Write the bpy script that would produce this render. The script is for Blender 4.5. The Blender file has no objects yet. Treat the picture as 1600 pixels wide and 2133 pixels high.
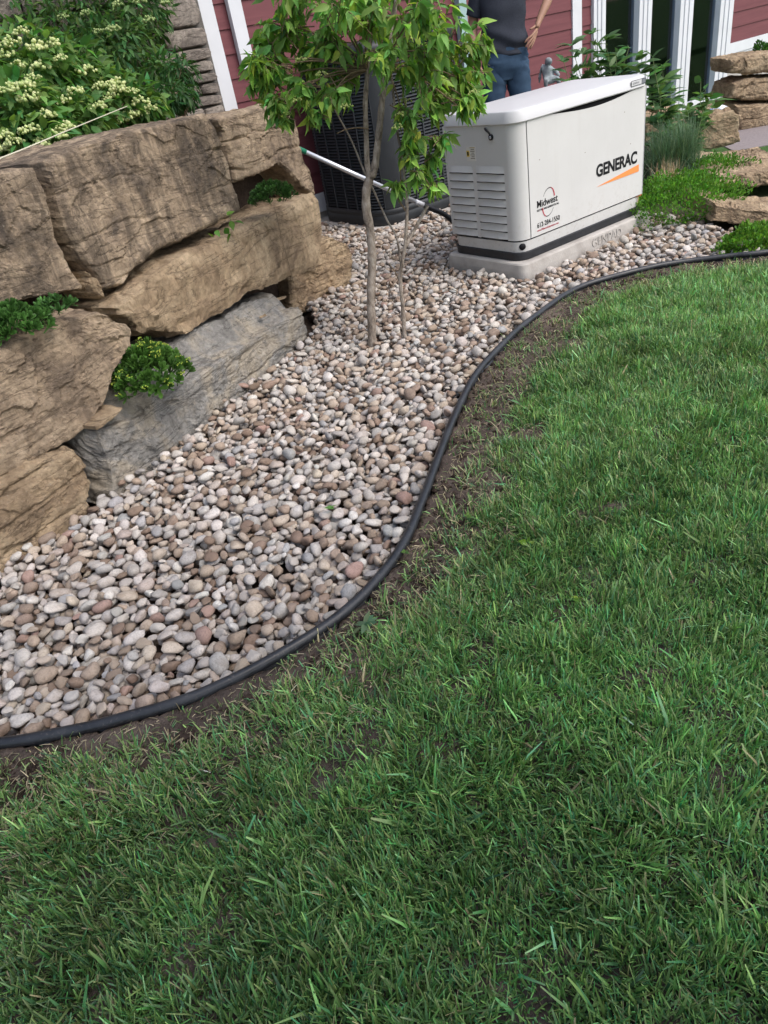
import bpy, bmesh, math
import numpy as np
from mathutils import Matrix, Vector

rng = np.random.default_rng(7)
scene = bpy.context.scene
col = scene.collection

# ------------------------------------------------------------------ camera
FPX = 1463.28
CAM = np.array([-3.26867, -3.16275, 1.37393])
RV = np.array([2.01703105, -0.784253311, 0.204487742])
def _rot(w):
    t = np.linalg.norm(w); k = w/t
    K = np.array([[0,-k[2],k[1]],[k[2],0,-k[0]],[-k[1],k[0],0]])
    return np.eye(3)+np.sin(t)*K+(1-np.cos(t))*K@K
RC = _rot(RV)                                   # rows: right, down, forward
cd = bpy.data.cameras.new('camera'); cam = bpy.data.objects.new('camera', cd); col.objects.link(cam)
mw = np.eye(4); mw[:3,0] = RC[0]; mw[:3,1] = -RC[1]; mw[:3,2] = -RC[2]; mw[:3,3] = CAM
cam.matrix_world = Matrix(mw.tolist())
cd.sensor_fit = 'HORIZONTAL'; cd.sensor_width = 36.0; cd.lens = FPX/1600*36
cd.clip_start = 0.05; cd.clip_end = 500
scene.camera = cam

# ------------------------------------------------------------------ light
SUN_DIR = np.array([0.25, -0.62, 0.85]); SUN_DIR /= np.linalg.norm(SUN_DIR)
world = bpy.data.worlds.new('World'); scene.world = world; world.use_nodes = True
wn = world.node_tree; bg = wn.nodes['Background']
sky = wn.nodes.new('ShaderNodeTexSky'); sky.sky_type = 'NISHITA'; sky.sun_disc = False
sky.sun_elevation = math.asin(SUN_DIR[2]); sky.sun_rotation = math.atan2(SUN_DIR[0], SUN_DIR[1])
sky.air_density = 1.0; sky.dust_density = 3.0; sky.ozone_density = 1.0
hs = wn.nodes.new('ShaderNodeHueSaturation'); hs.inputs['Saturation'].default_value = 0.78
wn.links.new(sky.outputs[0], hs.inputs['Color']); wn.links.new(hs.outputs[0], bg.inputs[0])
bg.inputs[1].default_value = 0.15
sl = bpy.data.lights.new('sun', 'SUN'); sl.energy = 0.85; sl.angle = math.radians(35); sl.color = (1.0, 0.96, 0.92)
so = bpy.data.objects.new('sun', sl); col.objects.link(so)
so.rotation_euler = Vector(SUN_DIR).to_track_quat('Z', 'Y').to_euler()
scene.view_settings.view_transform = 'Standard'; scene.view_settings.look = 'None'
scene.view_settings.gamma = 1.0; scene.view_settings.exposure = 1.02
scene.render.engine = 'CYCLES'

# ------------------------------------------------------------------ helpers
def ray(x, y): return RC.T @ np.array([(x-800)/FPX, (y-1066.5)/FPX, 1.0])
def at(x, y, t): return CAM + t*ray(x, y)
def gz(x, y, z=0.0):
    d = ray(x, y); return CAM + (z-CAM[2])/d[2]*d
def pj(P):
    c = (np.atleast_2d(P)-CAM) @ RC.T
    return np.stack([800+FPX*c[:,0]/c[:,2], 1066.5+FPX*c[:,1]/c[:,2], c[:,2]], 1)
def wallY(x, y, Yw):
    d = ray(x, y); return CAM + (Yw-CAM[1])/d[1]*d

def _h(ix, iy, iz, s):
    n = (ix*374761393 + iy*668265263 + iz*2147483647 + s*1274126177) & 0xffffffff
    n = ((n ^ (n >> 13))*1274126177) & 0xffffffff
    n = ((n ^ (n >> 15))*2246822519) & 0xffffffff
    return ((n ^ (n >> 16)) & 0xffffff)/float(0xffffff)
def vnoise(P, s=0):
    P = np.asarray(P, float); i = np.floor(P).astype(np.int64); f = P-i; u = f*f*(3-2*f)
    r = 0
    for dx in (0,1):
        for dy in (0,1):
            for dz in (0,1):
                w = (u[:,0] if dx else 1-u[:,0])*(u[:,1] if dy else 1-u[:,1])*(u[:,2] if dz else 1-u[:,2])
                r = r + w*_h(i[:,0]+dx, i[:,1]+dy, i[:,2]+dz, s)
    return r*2-1
def fbm(P, oct=3, s=0, gain=0.5):
    r = 0; a = 1.0; P = np.asarray(P, float)
    for k in range(oct):
        r = r + a*vnoise(P, s+k*17); P = P*2.03+5.1; a *= gain
    return r

def mesh_np(name, V, Q=None, T=None, smooth=True):
    V = np.asarray(V, np.float32); me = bpy.data.meshes.new(name)
    loops = []; starts = []; tot = 0
    if Q is not None and len(Q):
        Q = np.asarray(Q, np.int32); loops.append(Q.ravel()); starts.append(np.arange(len(Q))*4); tot = len(Q)*4
    if T is not None and len(T):
        T = np.asarray(T, np.int32); loops.append(T.ravel()); starts.append(tot+np.arange(len(T))*3)
    loops = np.concatenate(loops); starts = np.concatenate(starts).astype(np.int32)
    me.vertices.add(len(V)); me.vertices.foreach_set('co', V.ravel())
    me.loops.add(len(loops)); me.loops.foreach_set('vertex_index', loops)
    me.polygons.add(len(starts)); me.polygons.foreach_set('loop_start', starts)
    me.update(calc_edges=True); me.validate()
    me.polygons.foreach_set('use_smooth', np.full(len(me.polygons), smooth, bool))
    return me
def set_col(me, C):
    a = me.attributes.new('col', 'FLOAT_COLOR', 'POINT')
    C = np.asarray(C, np.float32)
    if C.shape[1] == 3: C = np.concatenate([C, np.ones((len(C),1), np.float32)], 1)
    a.data.foreach_set('color', C.ravel())
def obj(name, me, mat=None, parent=None, loc=None):
    o = bpy.data.objects.new(name, me); col.objects.link(o)
    if mat is not None and me is not None and not me.materials: me.materials.append(mat)
    if parent is not None: o.parent = parent
    if loc is not None: o.location = tuple(loc)
    return o
def origin(o):
    p = np.zeros(3)
    while o is not None: p = p+np.array(o.location); o = o.parent
    return p
def part(name, V, Q=None, T=None, mat=None, parent=None, smooth=True):
    V = np.asarray(V, float)
    if parent is not None: V = V-origin(parent)
    return obj(name, mesh_np(name, V, Q, T, smooth), mat, parent)
def crisp(o, deg=28):
    o.data.set_sharp_from_angle(angle=math.radians(deg)); return o
def tag(o, label=None, cat=None, group=None, kind=None):
    if label: o['label'] = label
    if cat: o['category'] = cat
    if group: o['group'] = group
    if kind: o['kind'] = kind
    return o
def thing(name, loc, label, cat, group=None):
    o = bpy.data.objects.new(name, None); col.objects.link(o); o.location = tuple(loc); o.empty_display_size = 0.1
    return tag(o, label, cat, group)
def bm_part(name, bm, mat, parent=None, smooth=False, bevel=0, seg=2):
    if bevel: bmesh.ops.bevel(bm, geom=list(bm.edges), offset=bevel, segments=seg, profile=0.7, affect='EDGES', clamp_overlap=True)
    bmesh.ops.recalc_face_normals(bm, faces=bm.faces)
    if parent is not None: bmesh.ops.translate(bm, verts=bm.verts, vec=tuple(-origin(parent)))
    me = bpy.data.meshes.new(name); bm.to_mesh(me); bm.free()
    me.polygons.foreach_set('use_smooth', np.full(len(me.polygons), smooth, bool))
    return obj(name, me, mat, parent)
def box(bm, x0, x1, y0, y1, z0, z1):
    c = [bm.verts.new(p) for p in ((x0,y0,z0),(x1,y0,z0),(x1,y1,z0),(x0,y1,z0),(x0,y0,z1),(x1,y0,z1),(x1,y1,z1),(x0,y1,z1))]
    for f in ((3,2,1,0),(4,5,6,7),(0,1,5,4),(1,2,6,5),(2,3,7,6),(3,0,4,7)): bm.faces.new([c[i] for i in f])
def box_part(name, b, mat, parent, bevel=0.0, smooth=False):
    bm = bmesh.new(); box(bm, *b); return bm_part(name, bm, mat, parent, smooth, bevel)
def tube_arr(pts, rad, n=10, cap=True):
    pts = np.asarray(pts, float); m = len(pts); rad = np.broadcast_to(rad, (m,)).astype(float)
    tan = np.gradient(pts, axis=0); tan /= np.linalg.norm(tan, axis=1)[:,None]+1e-12
    ref = np.array([0,0,1.0]) if abs(tan[0][2]) < .9 else np.array([1.0,0,0])
    V = []
    s = np.cross(tan[0], ref); s /= np.linalg.norm(s)
    for k in range(m):
        s = s-tan[k]*(s@tan[k]); s /= np.linalg.norm(s); b = np.cross(tan[k], s)
        a = np.arange(n)*2*np.pi/n
        V.append(pts[k]+rad[k]*(np.cos(a)[:,None]*s+np.sin(a)[:,None]*b))
    V = np.concatenate(V)
    i = np.arange(n); j = (i+1) % n; Q = []
    for k in range(m-1): Q.append(np.stack([k*n+i, k*n+j, (k+1)*n+j, (k+1)*n+i], 1))
    Q = np.concatenate(Q); T = np.zeros((0,3), int)
    if cap:
        V = np.concatenate([V, pts[:1], pts[-1:]]); c0 = m*n
        T = np.concatenate([np.stack([j, i, np.full(n, c0)], 1), np.stack([(m-1)*n+i, (m-1)*n+j, np.full(n, c0+1)], 1)])
    return V, Q, T
def join(parts):
    V=[];Q=[];T=[];o=0
    for v,q,t in parts:
        V.append(v)
        if q is not None and len(q): Q.append(np.asarray(q)+o)
        if t is not None and len(t): T.append(np.asarray(t)+o)
        o += len(v)
    return np.concatenate(V), (np.concatenate(Q) if Q else None), (np.concatenate(T) if T else None)
def smooth_path(pts, n):
    pts = np.asarray(pts, float); P = np.concatenate([2*pts[:1]-pts[1:2], pts, 2*pts[-1:]-pts[-2:-1]])
    out = []; m = len(pts)-1
    for u in np.linspace(0, m-1e-9, n):
        k = int(u); f = u-k; p0,p1,p2,p3 = P[k:k+4]
        out.append(.5*((2*p1)+(-p0+p2)*f+(2*p0-5*p1+4*p2-p3)*f*f+(-p0+3*p1-3*p2+p3)*f**3))
    return np.array(out)
def resample(pl, n):
    pl = np.asarray(pl, float); d = np.concatenate([[0], np.cumsum(np.linalg.norm(np.diff(pl, axis=0), axis=1))])
    u = np.linspace(0, d[-1], n); return np.stack([np.interp(u, d, pl[:,k]) for k in range(pl.shape[1])], 1), d[-1]
def inpoly(P, poly):
    x, y = P[:,0], P[:,1]; r = np.zeros(len(P), bool); n = len(poly)
    for i in range(n):
        x0,y0 = poly[i]; x1,y1 = poly[(i+1) % n]
        c = (y0 > y) != (y1 > y)
        r ^= c & (x < (x1-x0)*(y-y0)/((y1-y0) if y1 != y0 else 1e-12)+x0)
    return r
def polydist(P, pl):
    best = np.full(len(P), 1e9)
    for a, b in zip(pl[:-1], pl[1:]):
        ab = b-a; t = np.clip(((P-a)@ab)/(ab@ab+1e-12), 0, 1)
        best = np.minimum(best, np.hypot(*(P-a-t[:,None]*ab).T))
    return best

# ------------------------------------------------------------------ materials
class NT:
    def __init__(s, name, rough=0.7, spec=0.3, metal=0.0):
        s.m = bpy.data.materials.new(name); s.m.use_nodes = True; s.t = s.m.node_tree
        s.b = s.t.nodes['Principled BSDF']; s.b.inputs['Roughness'].default_value = rough
        s.b.inputs['Specular IOR Level'].default_value = spec; s.b.inputs['Metallic'].default_value = metal
        s.tc = None
    def n(s, ty, **k):
        o = s.t.nodes.new(ty)
        for a, v in k.items():
            if a.startswith('i_'):
                o.inputs[a[2:].replace('_', ' ')].default_value = v
            else: setattr(o, a, v)
        return o
    def l(s, a, b): s.t.links.new(a, b)
    def coord(s, scale=(1,1,1), which='Object'):
        if s.tc is None: s.tc = s.n('ShaderNodeTexCoord')
        mp = s.n('ShaderNodeMapping'); mp.inputs['Scale'].default_value = scale
        s.l(s.tc.outputs[which], mp.inputs['Vector']); return mp.outputs[0]
    def noise(s, sc, det=4, rough=.55, vec=None, dist=0.0):
        o = s.n('ShaderNodeTexNoise'); o.inputs['Scale'].default_value = sc; o.inputs['Detail'].default_value = det
        o.inputs['Roughness'].default_value = rough; o.inputs['Distortion'].default_value = dist
        s.l(vec if vec is not None else s.coord(), o.inputs['Vector']); return o.outputs['Fac']
    def ramp(s, fac, stops):
        o = s.n('ShaderNodeValToRGB'); e = o.color_ramp.elements
        while len(e) < len(stops): e.new(0.5)
        for k, (p, c) in enumerate(stops):
            e[k].position = p; e[k].color = (*c, 1) if not np.isscalar(c) else (c, c, c, 1)
        s.l(fac, o.inputs[0]); return o.outputs[0]
    def mix(s, fac, a, b, mode='MIX'):
        o = s.n('ShaderNodeMix', data_type='RGBA', blend_type=mode)
        for sock, v in ((o.inputs[0], fac), (o.inputs[6], a), (o.inputs[7], b)):
            if isinstance(v, (int, float)): sock.default_value = v
            elif isinstance(v, tuple): sock.default_value = (*v, 1)
            else: s.l(v, sock)
        return o.outputs[2]
    def color(s, c):
        if isinstance(c, tuple): s.b.inputs['Base Color'].default_value = (*c, 1)
        else: s.l(c, s.b.inputs['Base Color'])
    def bump(s, fac, strength=.3, dist=.01, prev=None):
        o = s.n('ShaderNodeBump'); o.inputs['Strength'].default_value = strength; o.inputs['Distance'].default_value = dist
        s.l(fac, o.inputs['Height'])
        if prev is not None: s.l(prev, o.inputs['Normal'])
        s.l(o.outputs[0], s.b.inputs['Normal']); return o.outputs[0]
def plain(name, c, rough=.6, spec=.3, metal=0.0, var=0.08, sc=8, bump=0.0, bsc=150):
    m = NT(name, rough, spec, metal)
    f = m.noise(sc, 5)
    m.color(m.mix(1.0, c, m.ramp(f, [(.3, 1-var), (.7, 1+var)]), 'MULTIPLY'))
    if bump: m.bump(m.noise(bsc, 3), bump, .002)
    return m.m
def rock_mat(name, c_light, c_mid, c_dark, streak=.6):
    m = NT(name, .92, .12)
    f = m.noise(4.5, 9, .66, dist=.8)
    base = m.ramp(f, [(.32, c_dark), (.47, c_mid), (.62, c_light)])
    g = m.noise(38, 8, .75)
    base = m.mix(.85, base, m.ramp(g, [(.28, .5), (.5, .95), (.74, 1.35)]), 'MULTIPLY')
    st = m.noise(1.0, 6, .65, m.coord((13, 13, 3.5)), .6)
    base = m.mix(m.ramp(st, [(.40, streak), (.58, 0.0)]), base, tuple(.55*x for x in c_dark))
    sp = m.noise(120, 3, .6); base = m.mix(m.ramp(sp, [(.62, 0.0), (.72, .55)]), base, (.48, .42, .35))
    bd = m.noise(1.0, 9, .72, m.coord((5, 5, 46)), .5)
    crk = m.ramp(m.noise(1.0, 5, .6, m.coord((2.2, 2.2, 13)), .9), [(.478, 1.0), (.497, 0.0), (.503, 0.0), (.522, 1.0)])
    base = m.mix(m.ramp(crk, [(.0, .55), (.7, 0.0)]), base, tuple(.35*x for x in c_dark))
    m.color(base)
    b0 = m.bump(crk, .5, .02); b1 = m.bump(bd, .28, .02, b0); b2 = m.bump(m.noise(95, 9, .78), 1.0, .016, b1); b3 = m.bump(m.noise(24, 7, .72), .55, .03, b2)
    vo = m.n('ShaderNodeTexVoronoi', feature='DISTANCE_TO_EDGE'); vo.inputs['Scale'].default_value = 9; m.l(m.coord((1, 1, 2.2)), vo.inputs['Vector']); m.bump(m.ramp(vo.outputs['Distance'], [(.0, 0.0), (.05, 1.0)]), .22, .012, b3)
    return m.m
def leaf_mat(name, src, trans=.35, rough=.5, tint=(1,1,1), spec=.25):
    m = NT(name, rough, spec)
    if src == 'obj':
        o = m.n('ShaderNodeObjectInfo'); c = o.outputs['Color']
    else:
        o = m.n('ShaderNodeAttribute', attribute_name='col'); c = o.outputs['Color']
    c = m.mix(1.0, c, tint, 'MULTIPLY')
    v = m.noise(60, 3); c2 = m.mix(.5, c, m.ramp(v, [(.3, .7), (.7, 1.25)]), 'MULTIPLY')
    m.color(c2)
    tr = m.n('ShaderNodeBsdfTranslucent'); m.l(m.mix(1.0, c2, (1.1, 1.25, .6), 'MULTIPLY'), tr.inputs[0])
    mx = m.n('ShaderNodeMixShader'); mx.inputs[0].default_value = trans
    m.l(m.b.outputs[0], mx.inputs[1]); m.l(tr.outputs[0], mx.inputs[2])
    m.l(mx.outputs[0], m.t.nodes['Material Output'].inputs[0])
    return m.m

M_tan = rock_mat('sandstone_tan', (.60,.46,.305), (.47,.345,.222), (.27,.195,.132), .3)
M_brown = rock_mat('sandstone_brown', (.59,.455,.32), (.40,.305,.215), (.165,.134,.11), .7)
M_mid = rock_mat('sandstone_buff', (.59,.455,.32), (.445,.337,.234), (.23,.175,.132), .42)
M_grey = rock_mat('limestone_grey', (.50,.435,.345), (.36,.345,.32), (.245,.235,.22), .3)
M_ven = rock_mat('veneer_stone', (.44,.385,.33), (.31,.265,.228), (.17,.145,.127), .2)
M_bark = NT('bark', .9, .1); _f = M_bark.noise(26, 8, .72, M_bark.coord((1,1,.45)), .6)
M_bark.color(M_bark.ramp(_f, [(.34, (.07,.055,.045)), (.46, (.25,.205,.165)), (.64, (.46,.40,.34))]))
M_bark.bump(M_bark.noise(90, 6, .7, M_bark.coord((1,1,.25))), 1.0, .010); M_bark = M_bark.m
M_twig = plain('twig', (.17,.125,.08), .9, .1, var=.3, sc=40)
M_leafc = leaf_mat('leaf_cloud', 'col', .42); M_leafo = leaf_mat('leaf_single', 'obj', .42)
M_grass = leaf_mat('grass_blade', 'col', .22, .40, spec=.45)
M_succ = leaf_mat('succulent_leaf', 'col', .15, .4); 
M_flower = leaf_mat('blossom', 'col', .3, .7)
M_edge = NT('black_edging', .38, .45)
_w = M_edge.noise(14, 6, .6); _s = M_edge.noise(120, 3)
M_edge.color(M_edge.mix(M_edge.ramp(_s, [(.6, 0.0), (.72, .35)]), M_edge.ramp(_w, [(.3, (.012,.013,.016)), (.7, (.03,.032,.037))]), (.16,.14,.12)))
M_edge.l(M_edge.ramp(_w, [(.3, .3), (.7, .55)]), M_edge.b.inputs['Roughness']); M_edge.bump(_w, .15, .004); M_edge = M_edge.m
M_soil = NT('soil', .97, .08)
_a = M_soil.noise(5, 8, .65); _b = M_soil.noise(70, 6, .7)
M_soil.color(M_soil.mix(.8, M_soil.ramp(_a, [(.3, (.036,.026,.021)), (.5, (.060,.043,.034)), (.7, (.10,.072,.056))]), M_soil.ramp(_b, [(.3, .6), (.7, 1.35)]), 'MULTIPLY'))
M_soil.bump(_b, 1.0, .012, M_soil.bump(M_soil.noise(22, 5), .7, .02)); M_soil = M_soil.m
M_gnd = NT('soil_and_far_lawn', .97, .08)
_a = M_gnd.noise(5, 8, .65); _b = M_gnd.noise(70, 6, .7); _c = M_gnd.mix(.8, M_gnd.ramp(_a, [(.3, (.052,.041,.036)), (.5, (.10,.077,.064)), (.7, (.185,.145,.12))]), M_gnd.ramp(_b, [(.3, .6), (.7, 1.35)]), 'MULTIPLY')
_d = M_gnd.n('ShaderNodeVectorMath', operation='LENGTH'); _mp = M_gnd.n('ShaderNodeMapping'); _mp.inputs['Location'].default_value = (1.6, 1.6, 0); M_gnd.coord(); M_gnd.l(M_gnd.tc.outputs['Object'], _mp.inputs['Vector']); M_gnd.l(_mp.outputs[0], _d.inputs[0])
_dv = M_gnd.n('ShaderNodeMath', operation='DIVIDE'); _dv.inputs[1].default_value = 10.0; M_gnd.l(_d.outputs['Value'], _dv.inputs[0])
M_gnd.color(M_gnd.mix(M_gnd.ramp(_dv.outputs[0], [(.36, 0.0), (.48, 1.0)]), _c, M_gnd.ramp(M_gnd.noise(40, 6, .7), [(.3, (.04,.085,.025)), (.7, (.085,.16,.05))]))); M_gnd.bump(_b, 1.0, .012, M_gnd.bump(M_gnd.noise(22, 5), .7, .02)); M_gnd = M_gnd.m
M_conc = NT('concrete', .9, .15)
_a = M_conc.noise(6, 7, .6); M_conc.color(M_conc.ramp(_a, [(.3, (.30,.275,.25)), (.55, (.42,.395,.365)), (.75, (.48,.455,.43))]))
M_conc.bump(M_conc.noise(90, 5), .4, .004); M_conc = M_conc.m
M_cream = plain('powder_coat_bisque', (.56,.555,.54), .48, .3, var=.025, sc=3, bump=.05, bsc=500)
_m = NT('powder_coat_grimy', .48, .3); _t = _m.n('ShaderNodeSeparateXYZ'); _m.coord(); _m.l(_m.tc.outputs['Object'], _t.inputs[0])
_hz = _m.ramp(_t.outputs['Z'], [(.05, 1.0), (.30, .12)]); _sp = _m.ramp(_m.noise(42, 8, .75), [(.52, 0.0), (.68, 1.0)]); _st = _m.ramp(_m.noise(1.0, 5, .6, _m.coord((26, 26, 1.6))), [(.55, 0.0), (.75, .5)])
_q = _m.mix(1.0, _sp, _hz, 'MULTIPLY'); _bc = _m.mix(1.0, (.56,.555,.54), _m.ramp(_m.noise(3, 5), [(.3, .96), (.7, 1.03)]), 'MULTIPLY'); _bc = _m.mix(_m.mix(1.0, _q, (.42,.42,.42), 'MULTIPLY'), _bc, (.30,.25,.19)); _m.color(_m.mix(_m.mix(1.0, _st, (.22,.22,.22), 'MULTIPLY'), _bc, (.42,.40,.36))); _m.bump(_m.noise(400, 2), .04, .002); M_cream = _m.m
M_lid = plain('lid_white', (.54,.54,.545), .42, .35, var=.025, sc=3)
M_dark = plain('dark_void', (.012,.012,.013), .8, .1)
M_blkpl = plain('black_trim', (.022,.023,.027), .5, .4, var=.3, sc=30, bump=.15)
M_black = plain('black_ink', (.01,.01,.012), .5, .2, var=.0)
M_red = plain('red_ink', (.42,.05,.07), .5, .2, var=.05)
M_orange = plain('orange_ink', (.78,.27,.08), .5, .2, var=.03)
M_white = plain('white_trim', (.60,.61,.635), .5, .3, var=.04, sc=5)
M_sid = NT('red_siding', .6, .25)
_g = M_sid.noise(1.0, 5, .6, M_sid.coord((1.5, 30, 30))); M_sid.color(M_sid.ramp(_g, [(.3, (.125,.040,.046)), (.7, (.165,.055,.061))]))
M_sid.bump(_g, .12, .004); M_sid = M_sid.m
M_ac = plain('charcoal_metal', (.022,.025,.028), .5, .4, var=.15, sc=10)
M_acp = plain('charcoal_panel', (.036,.041,.046), .5, .35, var=.1, sc=10)
M_alu = plain('aluminium', (.62,.64,.68), .35, .5, .6, var=.05)
M_green = plain('green_plastic', (.02,.16,.09), .5, .3)
M_rub = plain('black_rubber', (.012,.013,.016), .55, .3, var=.2)
M_teal = plain('pale_teal_paint', (.30,.42,.42), .5, .3)

# ------------------------------------------------------------------ layout curves
EDGE_PX = [(0,1545),(120,1525),(250,1495),(400,1450),(560,1375),(680,1300),(770,1220),(840,1130),(880,1040),(910,960),(945,870),(985,790),(1040,725),(1110,660),(1200,600),(1300,570),(1420,545),(1520,533),(1599,525)]
ep = np.array([gz(x, y, .028)[:2] for x, y in EDGE_PX])
ep = np.concatenate([[[-4.75,-.75],[-4.2,-1.02],[-3.85,-1.2]], ep, [[1.35,-1.55],[1.75,-2.1]]])
edge = smooth_path(ep, 260)
def lawn_side(P):                                  # True on the lawn side of the edging
    poly = np.concatenate([edge, [[6,-3],[6,-9],[-9,-9],[-9,-.4],[-4.75,-.5]]]); return inpoly(P, poly)

# ------------------------------------------------------------------ ground
def axis(a, b, step, far):
    f = np.arange(a, b, step); lo = a-np.geomspace(.06, far, 22)[::-1]; hi = f[-1]+np.geomspace(.06, far, 22)
    return np.concatenate([lo, f, hi])
xs = axis(-4.3, 1.3, .024, 120); ys = axis(-3.5, -.3, .024, 120)
GX, GY = np.meshgrid(xs, ys); P2 = np.stack([GX.ravel(), GY.ravel()], 1)
near = (P2[:,0] > -5) & (P2[:,0] < 2) & (P2[:,1] > -4) & (P2[:,1] < .5)
z = np.full(len(P2), .0); q = np.c_[P2[near], np.zeros(near.sum())]
z[near] = .002+fbm(q*6, 3, 3)*.008+fbm(q*28, 2, 9)*.006+.010*np.exp(-(polydist(P2[near], edge)/.05)**2)
inside = near & ~lawn_side(P2); z[inside] = -.10
far_ = ~near & (P2[:,1] > -1.2); z[far_] = -.10
nx, ny = len(xs), len(ys); ii = (np.arange(ny-1)[:,None]*nx+np.arange(nx-1)).ravel()
gr = obj('ground', mesh_np('ground', np.c_[P2, z], np.stack([ii, ii+1, ii+nx+1, ii+nx], 1)), M_gnd); tag(gr, kind='structure')

# ------------------------------------------------------------------ boulders
def plane_uv(q, A, B, off, bat):
    A = np.array(A, float); B = np.array(B, float); d = (B-A)/np.linalg.norm(B-A); n = np.array([-d[1], d[0]]); A = A+n*off
    r = ray(*q); t = (n@(A-CAM[:2])+bat*CAM[2])/(n@r[:2]-bat*r[2]); P = CAM+t*r
    return (P[:2]-A)@d, P[2]
def boulder(name, parent, top, right, bottom, left, A, B, off, bat, depth, mat, seed, amp=1.0, rnd=.020, step=.0095, bedtilt=0.0, cracks=5.0, taper=0.0, zmin=-.06, gap=.010, rise=0.0):
    """a quarried block: outline on its own face plane, extruded to its real depth and weathered"""
    f = lambda pl: np.array([plane_uv(p, A, B, off, bat) for p in pl])
    t_, lt = resample(f(top), 2); nu = max(8, int(resample(f(top), 2)[1]/step)); nv = max(6, int(max(resample(f(left), 2)[1], .08)/step))
    E = [resample(f(x), k)[0] for x, k in ((top, nu), (right, nv), (bottom, nu), (left, nv))]
    lu = resample(f(top), 2)[1]; lv = resample(f(left), 2)[1]
    Tn, Rn, Bn, Ln = E
    u = np.linspace(0, 1, nu)[None,:,None]; v = np.linspace(0, 1, nv)[:,None,None]
    S = (1-v)*Tn[None]+v*Bn[None]+(1-u)*Ln[:,None]+u*Rn[:,None]-((1-u)*(1-v)*Tn[0]+u*(1-v)*Tn[-1]+(1-u)*v*Bn[0]+u*v*Bn[-1])
    cS = S.reshape(-1, 2).mean(0); S = cS+(S-cS)*np.array([1-2*gap/max(lu, .05), 1-2*gap/max(lv, .05)])
    s = S[...,0]; zz = np.maximum(S[...,1], zmin)
    du = np.minimum(u, 1-u)[...,0]*lu; dv = np.minimum(v, 1-v)[...,0]*lv
    d = np.minimum(du, dv+0*du); d = np.minimum(d, du+0*dv)
    k = np.clip(1-d/rnd, 0, 1); back = rnd*(1-np.sqrt(1-k*k*.98))
    A = np.array(A, float); B = np.array(B, float); dr = (B-A)/np.linalg.norm(B-A); n = np.array([-dr[1], dr[0]]); A = A+n*off
    X = A+s[...,None]*dr+n*(bat*zz+back)[...,None]
    front = np.concatenate([X, zz[...,None]], -1).reshape(-1, 3)
    idx = np.arange(nu*nv).reshape(nv, nu)
    Q = [np.stack([idx[:-1,:-1], idx[1:,:-1], idx[1:,1:], idx[:-1,1:]], -1).reshape(-1, 4)]
    loop = np.concatenate([idx[0,:-1], idx[:-1,-1], idx[-1,:0:-1], idx[:0:-1,0]])
    V = [front]; prev = loop; base = len(front); m = len(loop); cen = front.mean(0)
    nd = max(4, int(depth/.034)); ts = np.linspace(0, 1, nd+1)[1:]
    for t in ts:
        ring = front[loop]+np.array([*n, 0])*(depth*t); ring[:,:] += (cen-front[loop])*(taper*t)*np.array([1,1,.6]); hz_ = (front[loop][:,2]-front[:,2].min())/(np.ptp(front[:,2])+1e-6); ring[:,2] += rise*(np.clip((t-.12)/.22, 0, 1)**2*(3-2*np.clip((t-.12)/.22, 0, 1)))*np.clip(hz_*2-.6, 0, 1)
        V.append(ring); cur = base+np.arange(m); a = np.roll(np.arange(m), -1)
        Q.append(np.stack([prev, prev[a], cur[a], cur], 1)); prev = cur; base += m
    V.append((V[-1].mean(0))[None]); T = np.stack([prev, np.roll(prev, -1), np.full(m, base)], 1)
    V = np.concatenate(V); Q = np.concatenate(Q)
    nrm = np.zeros_like(V); a_, b_, c_, d_ = V[Q[:,0]], V[Q[:,1]], V[Q[:,2]], V[Q[:,3]]; fn = np.cross(c_-a_, d_-b_)
    for kk in range(4): np.add.at(nrm, Q[:,kk], fn)
    nrm /= np.linalg.norm(nrm, axis=1)[:,None]+1e-12
    if (nrm[:len(front)]@np.array([*n, 0])).mean() > 0: nrm = -nrm; Q = Q[:,::-1]; T = T[:,::-1]
    o = seed*3.7; along = (V[:,:2]-A)@dr
    w = fbm(V*np.array([2.2,2.2,5])+o, 3, seed)
    disp = fbm(V*3.0+o, 2, seed)*.012+fbm(V*11+o, 3, seed+3)*.006+fbm(V*34+o, 3, seed+5)*.0055
    # broken facets: every cell of the face has its own slightly tilted plane
    rs = np.random.default_rng(seed); lo3, hi3 = V.min(0), V.max(0)
    for cell, tilt, offs in ((.26, .07, .009), (.08, .07, .0032)):
        ns = int(min(1400, max(12, 2.2*np.prod((hi3-lo3)/cell+.6)))); sd_ = rs.uniform(lo3-.05, hi3+.05, (ns,3)); tl_ = rs.normal(0, tilt, (ns,3)); of_ = rs.uniform(-offs, offs, ns)
        stretch = np.array([1, 1, 1.9]); Vw = (V+.03*np.stack([fbm(V*6+o, 2, 1), fbm(V*6+o, 2, 2), fbm(V*6+o, 2, 3)], 1))*stretch; near_ = np.empty(len(V), int)
        for c0 in range(0, len(V), 4000): near_[c0:c0+4000] = (((Vw[c0:c0+4000,None]-(sd_*stretch)[None])**2).sum(-1)).argmin(1)
        disp += np.clip(((V-sd_[near_])*tl_[near_]).sum(1), -offs*1.6, offs*1.6)+of_[near_]
    bd = V[:,2]-along*bedtilt+w*.030+fbm(V*9+o, 3, seed+8)*.010
    lay = bd*cracks*1.9; li = np.floor(lay); fr = lay-li
    lo_ = _h(li.astype(np.int64), li.astype(np.int64)*0+seed, li.astype(np.int64)*0, 5)
    disp += (lo_-.5)*.010
    cr = np.minimum(fr, 1-fr)/(cracks*1.9); strong = np.clip(vnoise(V*np.array([3,3,1])+o, seed+11)*2.5+.2, 0, 1)
    disp -= .020*np.exp(-(cr/.006)**2)*strong
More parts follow.
